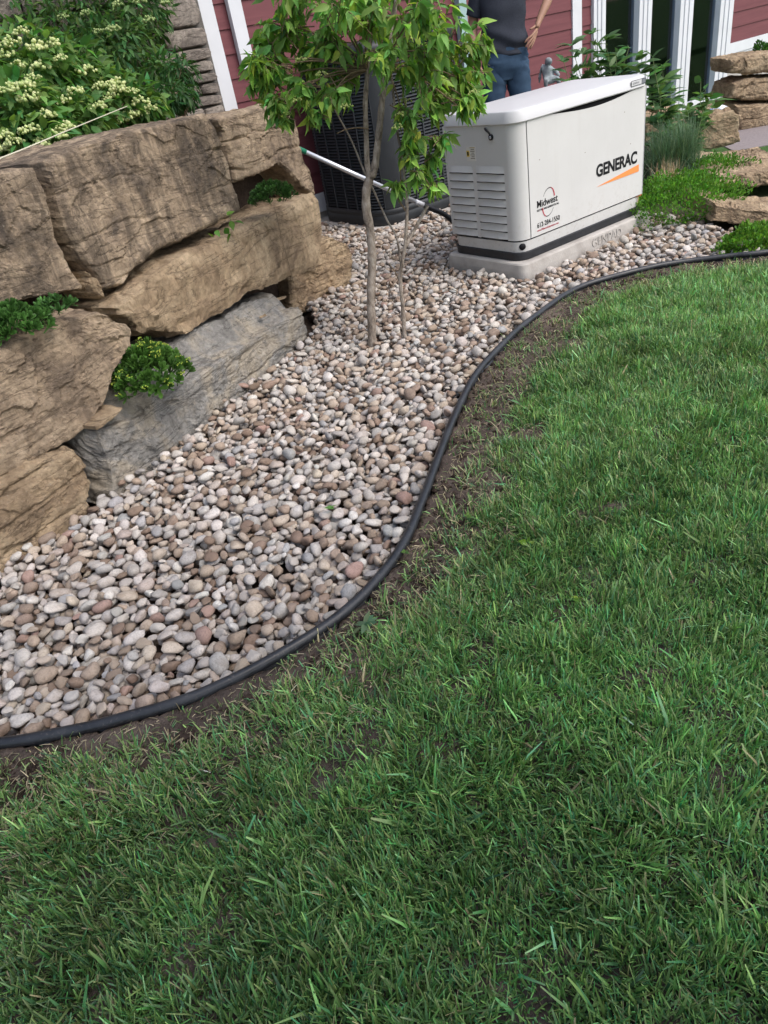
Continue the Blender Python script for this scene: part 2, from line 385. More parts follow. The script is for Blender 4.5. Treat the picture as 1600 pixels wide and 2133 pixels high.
    fi = bd*cracks*6; fr2 = fi-np.floor(fi); cr2 = np.minimum(fr2, 1-fr2)/(cracks*6)
    disp -= .006*np.exp(-(cr2/.0045)**2)*np.clip(vnoise(V*6+o, seed+13)*2.5, 0, 1)
    V = V+nrm*(disp*amp)[:,None]
    return part(name, V, Q, T, mat, parent, False)

b1 = ((-3.35,-.54), (-2.97,-.40)); b2 = ((-2.84,-.36), (-1.30,.45)); m3 = ((-1.05,.99), (-.55,1.08))
wall = thing('retaining_wall', (-2.2, .2, 0), 'dry stacked wall of big tan and grey boulders beside the gravel bed', 'wall')
def B(label, *a, **k):
    o = boulder('boulder', wall, *a, **k); o['label'] = label; return o
B('ochre boulder at the foot of the wall, nearest the lawn', [(-260,1120),(-100,1050),(0,1005),(90,955),(150,925),(178,948)], [(178,948),(192,968),(196,1010),(186,1120)], [(-330,1440),(-150,1330),(0,1230),(100,1165),(186,1120)], [(-260,1120),(-330,1440)], *b1, 0, .06, .5, M_tan, 1, bedtilt=.05, amp=.7)
B('blue grey boulder at the foot of the wall', [(200,897),(300,862),(400,792),(470,742),(560,685),(622,648)], [(622,648),(634,692),(632,745)], [(250,1075),(360,1010),(500,915),(600,800),(632,745)], [(200,897),(222,950),(250,1075)], *b2, 0, .06, .42, M_grey, 2, bedtilt=-.06, rnd=.014, amp=.75, gap=.0, rise=.13)
B('brown boulder above the ochre foot boulder', [(-250,830),(-100,780),(0,725),(60,690),(130,655),(205,640),(240,652)], [(240,652),(276,685),(278,722),(243,770),(226,830)], [(-260,1115),(-100,1045),(0,1000),(90,957),(150,925),(200,880),(226,830)], [(-250,830),(-260,1115)], *b1, .05, .08, .45, M_mid, 3, bedtilt=.05, amp=.65)
B('long tan boulder in the middle of the wall', [(228,628),(290,575),(330,535),(400,500),(480,470),(520,445),(600,412),(652,384)], [(652,384),(668,430),(676,500),(672,575)], [(262,652),(290,692),(330,704),(385,716),(440,692),(500,662),(530,628),(600,604),(672,575)], [(228,628),(240,640),(262,652)], *b2, .11, .05, .40, M_tan, 4, bedtilt=-.03, amp=.65)
B('low end boulder of the wall standing in the gravel', [(600,520),(650,500),(690,488),(722,505)], [(722,505),(736,518),(744,600)], [(605,665),(640,655),(690,630),(744,600)], [(600,520),(605,665)], *m3, .02, .08, .45, M_tan, 5, amp=.7)
B('weathered top boulder cut by the photo edge', [(-330,410),(-150,375),(0,340),(40,333),(82,330)], [(82,330),(112,400),(132,480),(170,560),(200,606),(198,618)], [(-300,770),(-150,705),(0,655),(70,640),(140,626),(198,618)], [(-330,410),(-300,770)], *b1, .23, .05, .5, M_brown, 6, cracks=4, amp=.45, gap=.028)
B('biggest dark streaked slab on top of the wall', [(84,326),(150,294),(250,264),(350,242),(432,226)], [(432,226),(455,258),(482,332),(500,400),(510,444)], [(222,618),(262,606),(285,570),(330,532),(400,502),(450,472),(510,444)], [(84,326),(114,395),(134,475),(172,548),(205,590),(222,618)], *b2, .17, .05, .45, M_brown, 7, rnd=.03, cracks=3, amp=.38, gap=.018)
B('square topped end boulder on top of the wall', [(438,238),(500,222),(560,207),(606,212)], [(606,212),(622,250),(640,330),(662,385),(668,425)], [(488,388),(540,374),(588,352),(612,374),(640,412),(668,432)], [(438,238),(460,268),(474,320),(488,388)], *b2, .27, .05, .55, M_mid, 8, cracks=3.5, amp=.5, gap=.024)
B('thin slab fragment wedged between the boulders', [(172,556),(185,560),(205,580)], [(205,580),(225,612),(228,628)], [(200,612),(215,626),(228,628)], [(172,556),(186,585),(200,612)], *b2, .16, .05, .2, M_tan, 9, amp=.4, rnd=.012)
B('small wedge stone under the grey boulder ledge', [(196,888),(225,862),(258,838)], [(258,838),(266,850)], [(205,905),(240,880),(266,850)], [(196,888),(205,905)], *b2, -.01, .0, .12, M_tan, 10, amp=.4, rnd=.012)
# flat chips lying on the ledges
def chip(x, y, A, B, off, zt, sz, seed):
    s, _ = plane_uv((x, y), A, B, off, .05); A = np.array(A); B = np.array(B); d = (B-A)/np.linalg.norm(B-A); n = np.array([-d[1], d[0]])
    p = at(x, y, (zt-CAM[2])/ray(x, y)[2]); r = np.random.default_rng(seed)
    k = 7; a = np.sort(r.uniform(0, 2*np.pi, k)); ring = np.c_[np.cos(a)*sz*r.uniform(.7,1.1,k), np.sin(a)*sz*.6*r.uniform(.7,1.1,k)]
    V = np.concatenate([np.c_[p[:2]+ring, np.full(k, zt)], np.c_[p[:2]+ring*.85, np.full(k, zt+sz*.22)+r.uniform(-.006,.006,k)]])
    bm = bmesh.new(); vs = [bm.verts.new(v) for v in V]; bm.faces.new(vs[k:]); bm.faces.new(vs[:k][::-1])
    for i in range(k): bm.faces.new([vs[i], vs[(i+1) % k], vs[k+(i+1) % k], vs[k+i]])
    o = bm_part('chip', bm, M_tan, wall); return o
for i, (x, y, zt, sz) in enumerate([(520,672,.20,.06),(560,640,.215,.06),(585,622,.205,.045),(480,690,.21,.05),(430,722,.215,.04),(548,660,.23,.03),(610,628,.19,.03),(205,560,.66,.03)]):
    chip(x, y, *b2, .05, zt, sz, 60+i)

# soil retained behind the wall
bed = np.array([(-5.5,-.9),(-3.5,-.20),(-2.75,.25),(-2.0,.62),(-1.35,.98),(-.95,1.25),(-.55,1.7),(-.1,3.2),(-5.5,3.2)])
bm = bmesh.new(); tv = [bm.verts.new((x, y, 1.06)) for x, y in bed]; lv = [bm.verts.new((x, y, -.2)) for x, y in bed]
bm.faces.new(tv)
for i in range(len(bed)): j = (i+1) % len(bed); bm.faces.new([tv[i], lv[i], lv[j], tv[j]])
tag(bm_part('planting_bed', bm, M_soil), kind='structure')
# low mound between the house and the boxed machine, out of which the garden plants grow
gx, gy = np.meshgrid(np.linspace(1.42, 3.3, 40), np.linspace(.75, 3.2, 30)); Pm = np.stack([gx.ravel(), gy.ravel()], 1)
e = np.minimum.reduce([Pm[:,0]-1.42, 3.3-Pm[:,0], Pm[:,1]-.75]); zm = -.05+.25*np.clip(e/.35, 0, 1)**.7+fbm(np.c_[Pm*4, Pm[:,:1]*0], 2, 5)*.012
ii = (np.arange(29)[:,None]*40+np.arange(39)).ravel()
tag(obj('garden_mound', mesh_np('garden_mound', np.c_[Pm, zm], np.stack([ii, ii+1, ii+41, ii+40], 1)), M_soil), kind='structure')

# ------------------------------------------------------------------ edging
ed = thing('garden_edging', (*edge[120], 0), 'black plastic edging curving between the gravel and the lawn', 'edging')
path = np.c_[edge, .026+.006*fbm(np.c_[edge*2.5, edge[:,:1]*0], 2, 77)]
V, Q, T = tube_arr(path, .0158*(1+.07*fbm(np.c_[edge*7, edge[:,:1]*0], 2, 78)), 16); part('bead', V, Q, T, M_edge, ed)
tan = np.gradient(edge, axis=0); tan /= np.linalg.norm(tan, axis=1)[:,None]; nn = np.c_[-tan[:,1], tan[:,0]]
prof = [(-.004,.012),(.004,.012),(.004,-.09),(-.004,-.09)]; V = []
for a, b in prof: V.append(np.c_[edge+nn*a, np.full(len(edge), b)])
V = np.concatenate(V); m = len(edge); i = np.arange(m-1); Q = np.concatenate([np.stack([k*m+i, k*m+i+1, ((k+1) % 4)*m+i+1, ((k+1) % 4)*m+i], 1) for k in range(4)])
part('strip', V, Q, None, M_edge, ed)

# ------------------------------------------------------------------ gravel bed (pebbles dropped onto a height field)
PAD = (-.035, 1.25, -.048, .67)
AC0, ACS = (.50, 2.06), 1.1
wl = [(-4.6,-.98),(-3.8,-.66),(-3.35,-.53),(-2.97,-.39),(-2.87,-.34),(-2.83,-.35),(-2.1,.04),(-1.33,.45),(-1.27,.52),(-1.1,.78),(-1.03,1.0),(-.55,1.09),(-.46,1.3),(-.4,2.2),(-.3,3.1)]
inner = edge[(edge[:,0] > -4.6) & (edge[:,0] < 1.25)]
bedpoly = np.array(wl+[(.5,3.1),(.5,2.15),(1.45,2.15),(1.45,.2),(1.38,-.35),(1.15,-.85)]+[tuple(p) for p in inner[::-1]])
gb_root = obj('gravel_bed', None, None, None, (-1.6, -.5, 0))
me = None
bm = bmesh.new(); vs = [bm.verts.new((x+1.6, y+.5, -.075)) for x, y in bedpoly]; f = bm.faces.new(vs); bmesh.ops.triangulate(bm, faces=[f])
me = bpy.data.meshes.new('gravel_bed'); bm.to_mesh(me); bm.free()
bpy.data.objects.remove(gb_root); gb = obj('gravel_bed', me, M_soil, None, (-1.6, -.5, 0)); tag(gb, kind='structure')
g = .006; gx0, gy0, gx1, gy1 = -4.7, -1.9, 1.6, 3.2
HN = (int((gx1-gx0)/g), int((gy1-gy0)/g)); H = np.zeros(HN)
cx = gx0+(np.arange(HN[0])+.5)*g; cy = gy0+(np.arange(HN[1])+.5)*g
CG = np.stack(np.meshgrid(cx, cy, indexing='ij'), -1).reshape(-1, 2)
ok = inpoly(CG, bedpoly)
ok &= ~((CG[:,0] > PAD[0]-.012) & (CG[:,0] < PAD[1]+.012) & (CG[:,1] > PAD[2]-.012) & (CG[:,1] < PAD[3]+.012))
ok &= polydist(CG, edge) > .032
for tx, ty, tr in ((-1.184,.027,.035), (-1.012,-.041,.022)): ok &= np.hypot(CG[:,0]-tx, CG[:,1]-ty) > tr
okc = CG[ok]; okm = ok.reshape(HN)
ed_ = polydist(okc, edge); wd = polydist(okc, np.array(wl))
hv = fbm(np.c_[okc*2.2, okc[:,:1]*0], 2, 31)*.012+.014*np.exp(-(wd/.16)**2)-.004*np.exp(-(ed_/.06)**2)
pdx = np.maximum.reduce([PAD[0]-okc[:,0], okc[:,0]-PAD[1], PAD[2]-okc[:,1], okc[:,1]-PAD[3], np.zeros(len(okc))]); hv = hv+np.where(okc[:,0] < .35, .026, .012)*np.exp(-(pdx/.14)**2)
H[okm] = hv-.058
def rotm(yaw, t1, t2):
    c, s = np.cos, np.sin
    Rz = np.array([[c(yaw),-s(yaw),0],[s(yaw),c(yaw),0],[0,0,1]]); Rx = np.array([[1,0,0],[0,c(t1),-s(t1)],[0,s(t1),c(t1)]]); Ry = np.array([[c(t2),0,s(t2)],[0,1,0],[-s(t2),0,c(t2)]])
    return Rz@Rx@Ry
tmpl = []
for k in range(90):
    a = float(np.clip(rng.lognormal(math.log(.0215), .32), .009, .034)); b = a*rng.uniform(.58, .90); c = b*rng.uniform(.48, .85)
    Rm = rotm(rng.uniform(0, 2*np.pi), rng.normal(0, .32), rng.normal(0, .32)); sh = .90
    Mq = Rm@np.diag([1/(a*sh)**2, 1/(b*sh)**2, 1/(c*sh)**2])@Rm.T
    r = int(a/g)+1; o = np.arange(-r, r+1)*g; dx, dy = np.meshgrid(o, o, indexing='ij')
    A_ = Mq[2,2]; B_ = Mq[0,2]*dx+Mq[1,2]*dy; C_ = Mq[0,0]*dx*dx+2*Mq[0,1]*dx*dy+Mq[1,1]*dy*dy-1
    D = B_*B_-A_*C_; mk = D > 0; sq = np.sqrt(np.maximum(D, 0))
    tmpl.append((a, b, c, Rm, r, np.where(mk, (-B_-sq)/A_, 1e6), np.where(mk, (-B_+sq)/A_, -1e6)))
area = ok.sum()*g*g; NP = int(area*1640)
okidx = np.argwhere(okm); pick = okidx[rng.integers(0, len(okidx), (NP, 7))]
peb = []
for k in range(NP):
    a, b, c, Rm, r, zl, zu = tmpl[rng.integers(0, 90)]
    best = None
    for (ix, iy) in pick[k]:
        if ix-r < 0 or iy-r < 0 or ix+r+1 > HN[0] or iy+r+1 > HN[1]: continue
        zc = (H[ix-r:ix+r+1, iy-r:iy+r+1]-zl).max()
        if best is None or zc < best[0]: best = (zc, ix, iy)
    if best is None: continue
    zc, ix, iy = best; S = H[ix-r:ix+r+1, iy-r:iy+r+1]; np.maximum(S, zc+zu, out=S)
    peb.append((cx[ix], cy[iy], zc, a, b, c, Rm, ix, iy))
def ico(sub):
    bm = bmesh.new(); bmesh.ops.create_icosphere(bm, subdivisions=sub, radius=1.0); bm.verts.ensure_lookup_table()
    V = np.array([v.co[:] for v in bm.verts]); T = np.array([[v.index for v in f.verts] for f in bm.faces]); bm.free(); return V, T
IC2, IC3 = ico(2), ico(3)
def pebshape(Vn, s):
    r = np.random.default_rng(s); V = Vn.copy()
    V = np.sign(V)*np.abs(V)**r.uniform(.78, 1.0); V /= np.abs(V).max(0)
    broken = s >= 21
    for _ in range(r.integers(5, 9) if broken else r.integers(2, 6)):
        d = r.normal(size=3); d /= np.linalg.norm(d); h = r.uniform(.38, .66) if broken else r.uniform(.5, .82); p = V@d; V = V-np.where(p > h, (p-h)*.8, 0)[:,None]*d
    n = fbm(Vn*1.25+s*3.3, 2, s)*.19+fbm(Vn*3.2+s, 2, s+4)*.045
    return V*(1+n)[:,None]
SH2 = [pebshape(IC2[0], s) for s in range(28)]; SH3 = [pebshape(IC3[0], s) for s in range(28)]
PAL = np.array([(.55,.50,.455),(.49,.45,.41),(.58,.54,.495),(.41,.385,.36),(.45,.425,.40),(.31,.24,.19),(.25,.182,.14),(.37,.29,.225),(.49,.415,.34),(.47,.405,.36),(.61,.58,.54),(.37,.365,.36),(.43,.35,.28),(.36,.25,.21)])
PAL = PAL*np.array([.88,.865,.85])
PW = np.array([13,12,8,8,9,8,6,9,9,6,5,5,7,1.5]); PW = PW/PW.sum()
def pebmat(name, src):
    m = NT(name, .88, .2)
    if src == 'obj': c = m.n('ShaderNodeObjectInfo').outputs['Color']
    else: c = m.n('ShaderNodeAttribute', attribute_name='col').outputs['Color']
    f = m.noise(26, 5, .65); g_ = m.noise(170, 4, .7)
    c = m.mix(.9, c, m.ramp(f, [(.28, (.72,.68,.64)), (.5, (1,1,1)), (.75, (1.16,1.17,1.18))]), 'MULTIPLY')
    c = m.mix(.8, c, m.ramp(g_, [(.28, .62), (.5, 1.0), (.72, 1.14)]), 'MULTIPLY')
    m.color(c); m.bump(g_, .4, .004, m.bump(f, .3, .006)); return m.m
M_pebc = pebmat('pebble_mix', 'col'); M_pebo = pebmat('pebble_single', 'obj')
PP = np.array([(p[0], p[1], p[2]) for p in peb]); pr = pj(PP)
visible = np.array([p[2]+p[5]*.5 >= H[p[7], p[8]]-.006 for p in peb]) & (pr[:,0] > 5) & (pr[:,0] < 1595) & (pr[:,1] > 0) & (pr[:,1] < 2133)
size = np.array([p[3]*p[4] for p in peb])/pr[:,2]**2; size[~visible] = 0
single = set(np.argsort(-size)[:300].tolist())
pc = PAL[rng.choice(len(PAL), len(peb), p=PW)]*rng.uniform(.86, 1.12, (len(peb),1))*rng.uniform(.985, 1.015, (len(peb),3))
SHM = []
for s in range(28):
    me = mesh_np('pebble', SH3[s], None, IC3[1]); me.materials.append(M_pebo); SHM.append(me)
VV = []; TT = []; CC = []; off = 0
for k, (x, y, zc, a, b, c, Rm, _, _) in enumerate(peb):
    s = int(rng.integers(0, 28)); S3 = Rm@np.diag([a, b, c])
    if k in single:
        o = obj('pebble', SHM[s], None, gb); mm = np.eye(4); mm[:3,:3] = S3; mm[:3,3] = np.array([x, y, zc])-np.array([-1.6,-.5,0])
        o.matrix_local = Matrix(mm.tolist()); o.color = (*pc[k], 1); continue
    sh, tt = (SH3[s], IC3[1]) if pr[k,2] < 2.75 and visible[k] else (SH2[s], IC2[1])
    V = sh@S3.T+np.array([x+1.6, y+.5, zc]); VV.append(V); TT.append(tt+off); CC.append(np.broadcast_to(pc[k], V.shape)); off += len(V)
me = mesh_np('gravel', np.concatenate(VV), None, np.concatenate(TT)); set_col(me, np.concatenate(CC))
tag(obj('gravel', me, M_pebc, gb), kind='stuff')

# ------------------------------------------------------------------ standby generator on its pad
GL, GW, G0 = 1.218, .638, .085
def rrect(x0, x1, y0, y1, r, n=8):
    out = []
    for cx_, cy_, a0 in ((x1-r,y1-r,0),(x0+r,y1-r,90),(x0+r,y0+r,180),(x1-r,y0+r,270)):
        for a in np.radians(np.linspace(a0, a0+90, n)): out.append((cx_+r*math.cos(a), cy_+r*math.sin(a)))
    return np.array(out)
def loft(rings, cap=True):
    n = len(rings[0]); V = np.concatenate(rings); i = np.arange(n); j = (i+1) % n
    Q = np.concatenate([np.stack([k*n+i, k*n+j, (k+1)*n+j, (k+1)*n+i], 1) for k in range(len(rings)-1)]); T = None
    if cap:
        V = np.concatenate([V, rings[0].mean(0)[None], rings[-1].mean(0)[None]]); c = len(rings)*n
        T = np.concatenate([np.stack([j, i, np.full(n, c)], 1), np.stack([(len(rings)-1)*n+i, (len(rings)-1)*n+j, np.full(n, c+1)], 1)])
    return V, Q, T
def ringz(p, z): return np.c_[p, np.full(len(p), z)]
pad = thing('equipment_pad', (.6, .3, 0), 'pale concrete pad under the white generator box', 'pad')
rr = lambda e, r=.05: rrect(PAD[0]+e, PAD[1]-e, PAD[2]+e, PAD[3]-e, r)
V, Q, T = loft([ringz(rr(-.012), -.12), ringz(rr(-.006), .03), ringz(rr(0), .074), ringz(rr(.006), .082), ringz(rr(.016), .0845)])
part('slab', V, Q, T, M_conc, pad, False)
def text(name, body, size, mat, parent, p, rot=(90,0,0), offset=0.0, extrude=.0006, sx=1.0, align='LEFT', space=1.0):
    cu = bpy.data.curves.new(name, 'FONT'); cu.body = body; cu.size = size; cu.offset = offset; cu.extrude = extrude; cu.align_x = align; cu.space_character = space
    tmp = bpy.data.objects.new(name, cu); col.objects.link(tmp); bpy.context.view_layer.update()
    me = bpy.data.meshes.new_from_object(tmp.evaluated_get(bpy.context.evaluated_depsgraph_get())); bpy.data.objects.remove(tmp)
    me.materials.clear(); o = obj(name, me, mat, parent); o.rotation_euler = [math.radians(a) for a in rot]; o.scale = (sx, 1, 1)
    o.location = tuple(np.array(p)-origin(parent)); return o
o = text('embossed_text', 'GENPAD', .075, M_conc, pad, (.60, -.0555, .014), extrude=.0022, sx=1.05, offset=.0)
gen = thing('standby_generator', (GL/2, GW/2, G0), 'white boxed standby generator with orange stripe logo on a pad', 'generator')
def grr(e, r=.085): return rrect(e, GL-e, e, GW-e, max(r-e, .01))
V, Q, T = loft([ringz(grr(.0), G0+.002), ringz(grr(-.002), G0+.01), ringz(grr(-.002), G0+.046), ringz(grr(.006), G0+.05)]); crisp(part('base_strip', V, Q, T, M_blkpl, gen))
V, Q, T = loft([ringz(grr(.010), G0+.044), ringz(grr(.004), G0+.112)]); crisp(part('skirt', V, Q, T, M_cream, gen))
V, Q, T = loft([ringz(grr(.012), G0+.10), ringz(grr(.012), G0+.775)]); part('inner_box', V, Q, T, M_dark, gen)
def shell(name, pts, z0, z1f, th, parent, mat):
    """a sheet following a plan path, with its own thickness and top profile"""
    pts = np.asarray(pts, float); t = np.gradient(pts, axis=0); t /= np.linalg.norm(t, axis=1)[:,None]; nrm = np.c_[t[:,1], -t[:,0]]
    inn = pts-nrm*th; zs = np.array([z1f(p) for p in pts]); m = len(pts)
    V = np.concatenate([np.c_[pts, np.full(m, z0)], np.c_[pts, zs], np.c_[inn, zs], np.c_[inn, np.full(m, z0)]])
    i = np.arange(m-1); Q = [np.stack([k*m+i, k*m+i+1, ((k+1) % 4)*m+i+1, ((k+1) % 4)*m+i], 1) for k in range(4)]
    Q.append(np.array([[0, m, 2*m, 3*m], [m-1, 4*m-1, 3*m-1, 2*m-1]]))
    return part(name, V, np.concatenate(Q), None, mat, parent, False)
r = .085; a = np.radians(np.linspace(180, 270, 14))
end_path = [(.0, GW-.02)]+[(0, y) for y in np.linspace(GW-.06, r, 6)]+[(r+r*math.cos(t), r+r*math.sin(t)) for t in a[1:]]+[(.0885, 0)]
ZT = G0+.770
sh = shell('end_panel', end_path, G0+.122, lambda p: ZT, .006, gen, M_cream)
sh.data.polygons.foreach_set('use_smooth', np.ones(len(sh.data.polygons), bool)); crisp(sh)
side_path = [(x, -.002) for x in np.concatenate([[.0945], np.linspace(.13, 1.19, 50)])]
def dip(p):
    u = (p[0]-.20)/(1.13-.20)
    return ZT-(.034*(math.sin(math.pi*min(max(u, 0), 1)**1.15)**1.1 if 0 < u < 1 else 0))
shell('side_panel', side_path, G0+.122, dip, .006, gen, M_cream)
V, Q, T = loft([ringz(grr(.004)[grr(.004)[:,0] > -1], G0+.122), ringz(grr(.004), ZT-.04)])
shell('rear_corner_panel', [(1.194, -.001), (GL-.03, .002), (GL-.006, .02), (GL-.001, .06), (GL, GW-.05)], G0+.122, lambda p: ZT, .006, gen, M_cream)
shell('back_panel', [(GL, GW-.045), (GL-.03, GW), (.06, GW), (.0, GW-.022)], G0+.122, lambda p: ZT, .006, gen, M_cream)
def lrr(e): return rrect(-.012+e, GL+.012-e, -.014+e, GW+.012-e, max(.095-e, .02), 10)
V, Q, T = loft([ringz(lrr(.006), ZT-.004), ringz(lrr(0), ZT+.002), ringz(lrr(.009), ZT+.054), ringz(lrr(.014), ZT+.060), ringz(lrr(.024), ZT+.0635), ringz(lrr(.06), ZT+.067), ringz(lrr(.20), ZT+.082), ringz(lrr(.3), ZT+.084)])
crisp(part('lid', V, Q, T, M_lid, gen), 30)
# louvres pressed into the end panel
for cidx, (ya, yb) in enumerate(((.595,.375), (.345,.105))):
    for k in range(9):
        z1 = G0+.548-k*.0475; z0 = z1-.040; n = 12; ys_ = np.linspace(ya, yb, n); u = np.linspace(-1, 1, n)
        bow = .015*(1-np.abs(u)**4); sag = .004*(1-u*u)
        Vt = np.c_[np.full(n, -.0005), ys_, np.full(n, z1)]; Vm = np.c_[-bow*.55, ys_, np.full(n, z1-.022)]; Vb = np.c_[-bow, ys_, z0+sag]; Vi = np.c_[np.full(n, .001), ys_, z0+.006+sag]
        V = np.concatenate([Vt, Vm, Vb, Vi]); i = np.arange(n-1); Q = np.concatenate([np.stack([q_*n+i, (q_+1)*n+i, (q_+1)*n+i+1, q_*n+i+1], 1) for q_ in range(3)])
        lv_ = part('louver', V, Q[:2*(n-1)], None, M_cream, gen)
        sl_ = part('slot', np.concatenate([Vb+np.array([.0006,0,-.0002]), np.c_[np.full(n, -.0012), ys_, z0-.0065+sag*.5]]), np.stack([i, n+i, n+i+1, i+1], 1), None, M_dark, lv_)
# lock, sticker, plug hole
def disc(name, c, nrm, r, th, mat, parent, n=24, sq=1.0):
    nrm = np.array(nrm, float); nrm /= np.linalg.norm(nrm); s = np.cross([0,0,1.0], nrm); s /= np.linalg.norm(s); b = np.cross(nrm, s); a = np.arange(n)*2*np.pi/n
    ring = np.cos(a)[:,None]*s*r*sq+np.sin(a)[:,None]*b*r
    V, Q, T = loft([np.array(c)+ring, np.array(c)+ring*.97+nrm*th]); return part(name, V, Q, T, mat, parent)
lk = disc('lock', (-.001, .19, G0+.705), (-1,0,0), .0165, .010, M_rub, gen); disc('key_barrel', (-.011, .19, G0+.705), (-1,0,0), .008, .003, M_alu, lk); disc('keyhole', (-.0135, .19, G0+.705), (-1,0,0), .0032, .001, M_black, lk)
V, Q, T = tube_arr([(-.006,.235,G0+.752),(-.018,.215,G0+.748),(-.02,.197,G0+.738),(-.012,.19,G0+.72)], [.006,.007,.006,.004], 8); part('lock_flap', V, Q, T, M_rub, lk)
st = box_part('warning_sticker', (-.0016, .0, .335, .415, G0+.575, G0+.655), plain('sticker_white', (.62,.60,.55), .5), gen)
box_part('yellow_field', (-.0024, -.0016, .388, .414, G0+.60, G0+.634), plain('sticker_yellow', (.70,.50,.08), .5), st)
box_part('warning_mark', (-.003, -.0024, .394, .408, G0+.606, G0+.628), M_black, st)
box_part('border', (-.0022, -.0016, .337, .384, G0+.648, G0+.652), plain('sticker_gold', (.42,.32,.12), .5), st)
for k, (w0, w1, zz_) in enumerate(((.345,.375,.638),(.342,.38,.628),(.348,.37,.618),(.342,.38,.608),(.345,.372,.598),(.342,.38,.588))): box_part('print_line', (-.0022, -.0016, w0, w1, G0+zz_, G0+zz_+.0045), plain('sticker_print', (.2,.18,.14), .5) if k == 0 else bpy.data.materials['sticker_print'], st)
nv_ = np.array([-.55,-.83,0]); pt = np.array([r+r*math.cos(math.radians(232)), r+r*math.sin(math.radians(232)), G0+.083])+np.array([.004,.004,0]); nv_ = np.array([math.cos(math.radians(232)), math.sin(math.radians(232)), 0])
disc('plug_hole', pt-nv_*.003, nv_, .021, .0045, M_black, gen)
# print on the side panel (faces -Y)
yp = -.0032
text('logo_text', 'GENERAC', .098, M_black, gen, (.705, yp, G0+.335), offset=.0035, sx=.96, space=.98)
def flat(name, poly, mat, parent, y, th=.0006):
    poly = np.asarray(poly, float); n = len(poly); bm = bmesh.new()
    f = [bm.verts.new((x, y-th, z)) for x, z in poly]; b = [bm.verts.new((x, y, z)) for x, z in poly]; bm.faces.new(f); bm.faces.new(b[::-1])
    for i in range(n): j = (i+1) % n; bm.faces.new([f[i], b[i], b[j], f[j]])
    return bm_part(name, bm, mat, parent)
flat('stripe_mark', [(.71, G0+.275), (1.145, G0+.318), (1.145, G0+.262+.012)], M_orange, gen, yp)
mx, mz = .255, G0+.295
def arc(a0, a1, w0, w1, R0=.073, sq=.80, n=20):
    a = np.radians(np.linspace(a0, a1, n)); u = np.linspace(0, 1, n); w = w0+(w1-w0)*u
    o_ = np.c_[mx+np.cos(a)*R0*sq+.012*np.sin(a), mz+np.sin(a)*R0*1.12]; i_ = np.c_[mx+np.cos(a)*(R0-w)*sq+.012*np.sin(a), mz+np.sin(a)*(R0-w)*1.12]
    return np.concatenate([o_, i_[::-1]])
flat('ring_mark', arc(150, 75, .0012, .004), M_black, gen, yp); flat('ring_mark', arc(75, 18, .004, .013), M_red, gen, yp)
flat('ring_mark', arc(330, 255, .0012, .004), M_black, gen, yp); flat('ring_mark', arc(255, 198, .004, .013), M_red, gen, yp)
text('maker_text', 'Midwest', .056, M_black, gen, (mx-.105, yp, mz-.012), offset=.0008, sx=.98)
text('maker_text', 'ELECTRIC AND GENERATOR, INC', .0165, M_black, gen, (mx-.105, yp, mz-.034), sx=.80)
text('phone_text', '612-284-1550', .040, M_black, gen, (mx-.108, yp, mz-.128), offset=.0004, sx=.92)
text('web_text', 'www.MidwestGenerators.com', .0165, M_red, gen, (mx-.108, yp, mz-.150), sx=.95)
for x, zz_ in ((.19, .545), (.98, .655), (1.05, .46), (.60, .50)): disc('speck', (x, -.0018, G0+zz_), (0,-1,0), .0032, .0005, M_twig, gen, 8)
em = flat('emblem', [(1.02+.15*x, z_) for x, z_ in ((0.03,ZT+.014),(.97,ZT+.014),(1,ZT+.02),(1,ZT+.040),(.97,ZT+.046),(.03,ZT+.046),(0,ZT+.040),(0,ZT+.02))], M_blkpl, gen, -.0135, .0012)
flat('emblem_field', [(1.025, ZT+.017), (1.125, ZT+.017), (1.125, ZT+.043), (1.025, ZT+.043)], M_lid, em, -.0148, .0005); flat('emblem_field', [(1.13, ZT+.018), (1.165, ZT+.018), (1.165, ZT+.042), (1.13, ZT+.042)], plain('emblem_grey', (.18,.19,.21), .4), em, -.0148, .0005)
text('emblem_text', 'GENERAC', .016, M_acp, em, (1.035, -.0155, ZT+.024), sx=.95, extrude=.0002)
M_rust = plain('rust_stain', (.45,.32,.19), .8, .1, var=.4, sc=60)
flat('rust_streak', [(1.148, G0+.052), (1.153, G0+.108), (1.162, G0+.108), (1.158, G0+.052)], M_rust, gen, .0022); flat('rust_streak', [(1.12, G0+.114), (1.19, G0+.114), (1.188, G0+.121), (1.14, G0+.119)], plain('rust_dark', (.32,.10,.045), .8, .1, var=.4, sc=60), gen, -.0026)

# ------------------------------------------------------------------ air conditioner
ac = thing('air_conditioner', (AC0[0]+ACS/2, AC0[1]+ACS/2, 0), 'dark charcoal outdoor condenser with louvred sides behind the little tree', 'air conditioner')
acr = lambda e, rr_=.26: rrect(AC0[0]+e, AC0[0]+ACS-e, AC0[1]+e, AC0[1]+ACS-e, rr_-e, 14)
V, Q, T = loft([ringz(rrect(AC0[0]-.07, AC0[0]+ACS+.07, AC0[1]-.07, AC0[1]+ACS+.07, .2), -.12), ringz(rrect(AC0[0]-.07, AC0[0]+ACS+.07, AC0[1]-.07, AC0[1]+ACS+.07, .2), .004)]); part('plinth', V, Q, T, M_conc, ac, False)
V, Q, T = loft([ringz(acr(.01), .004), ringz(acr(0), .02), ringz(acr(0), .085), ringz(acr(.004), .09), ringz(acr(.0), .095), ringz(acr(0), .135), ringz(acr(.012), .14)]); part('base_pan', V, Q, T, M_ac, ac)
V, Q, T = loft([ringz(acr(.045), .13), ringz(acr(.045), 1.32)]); part('coil', V, Q, T, M_dark, ac)
slats = []
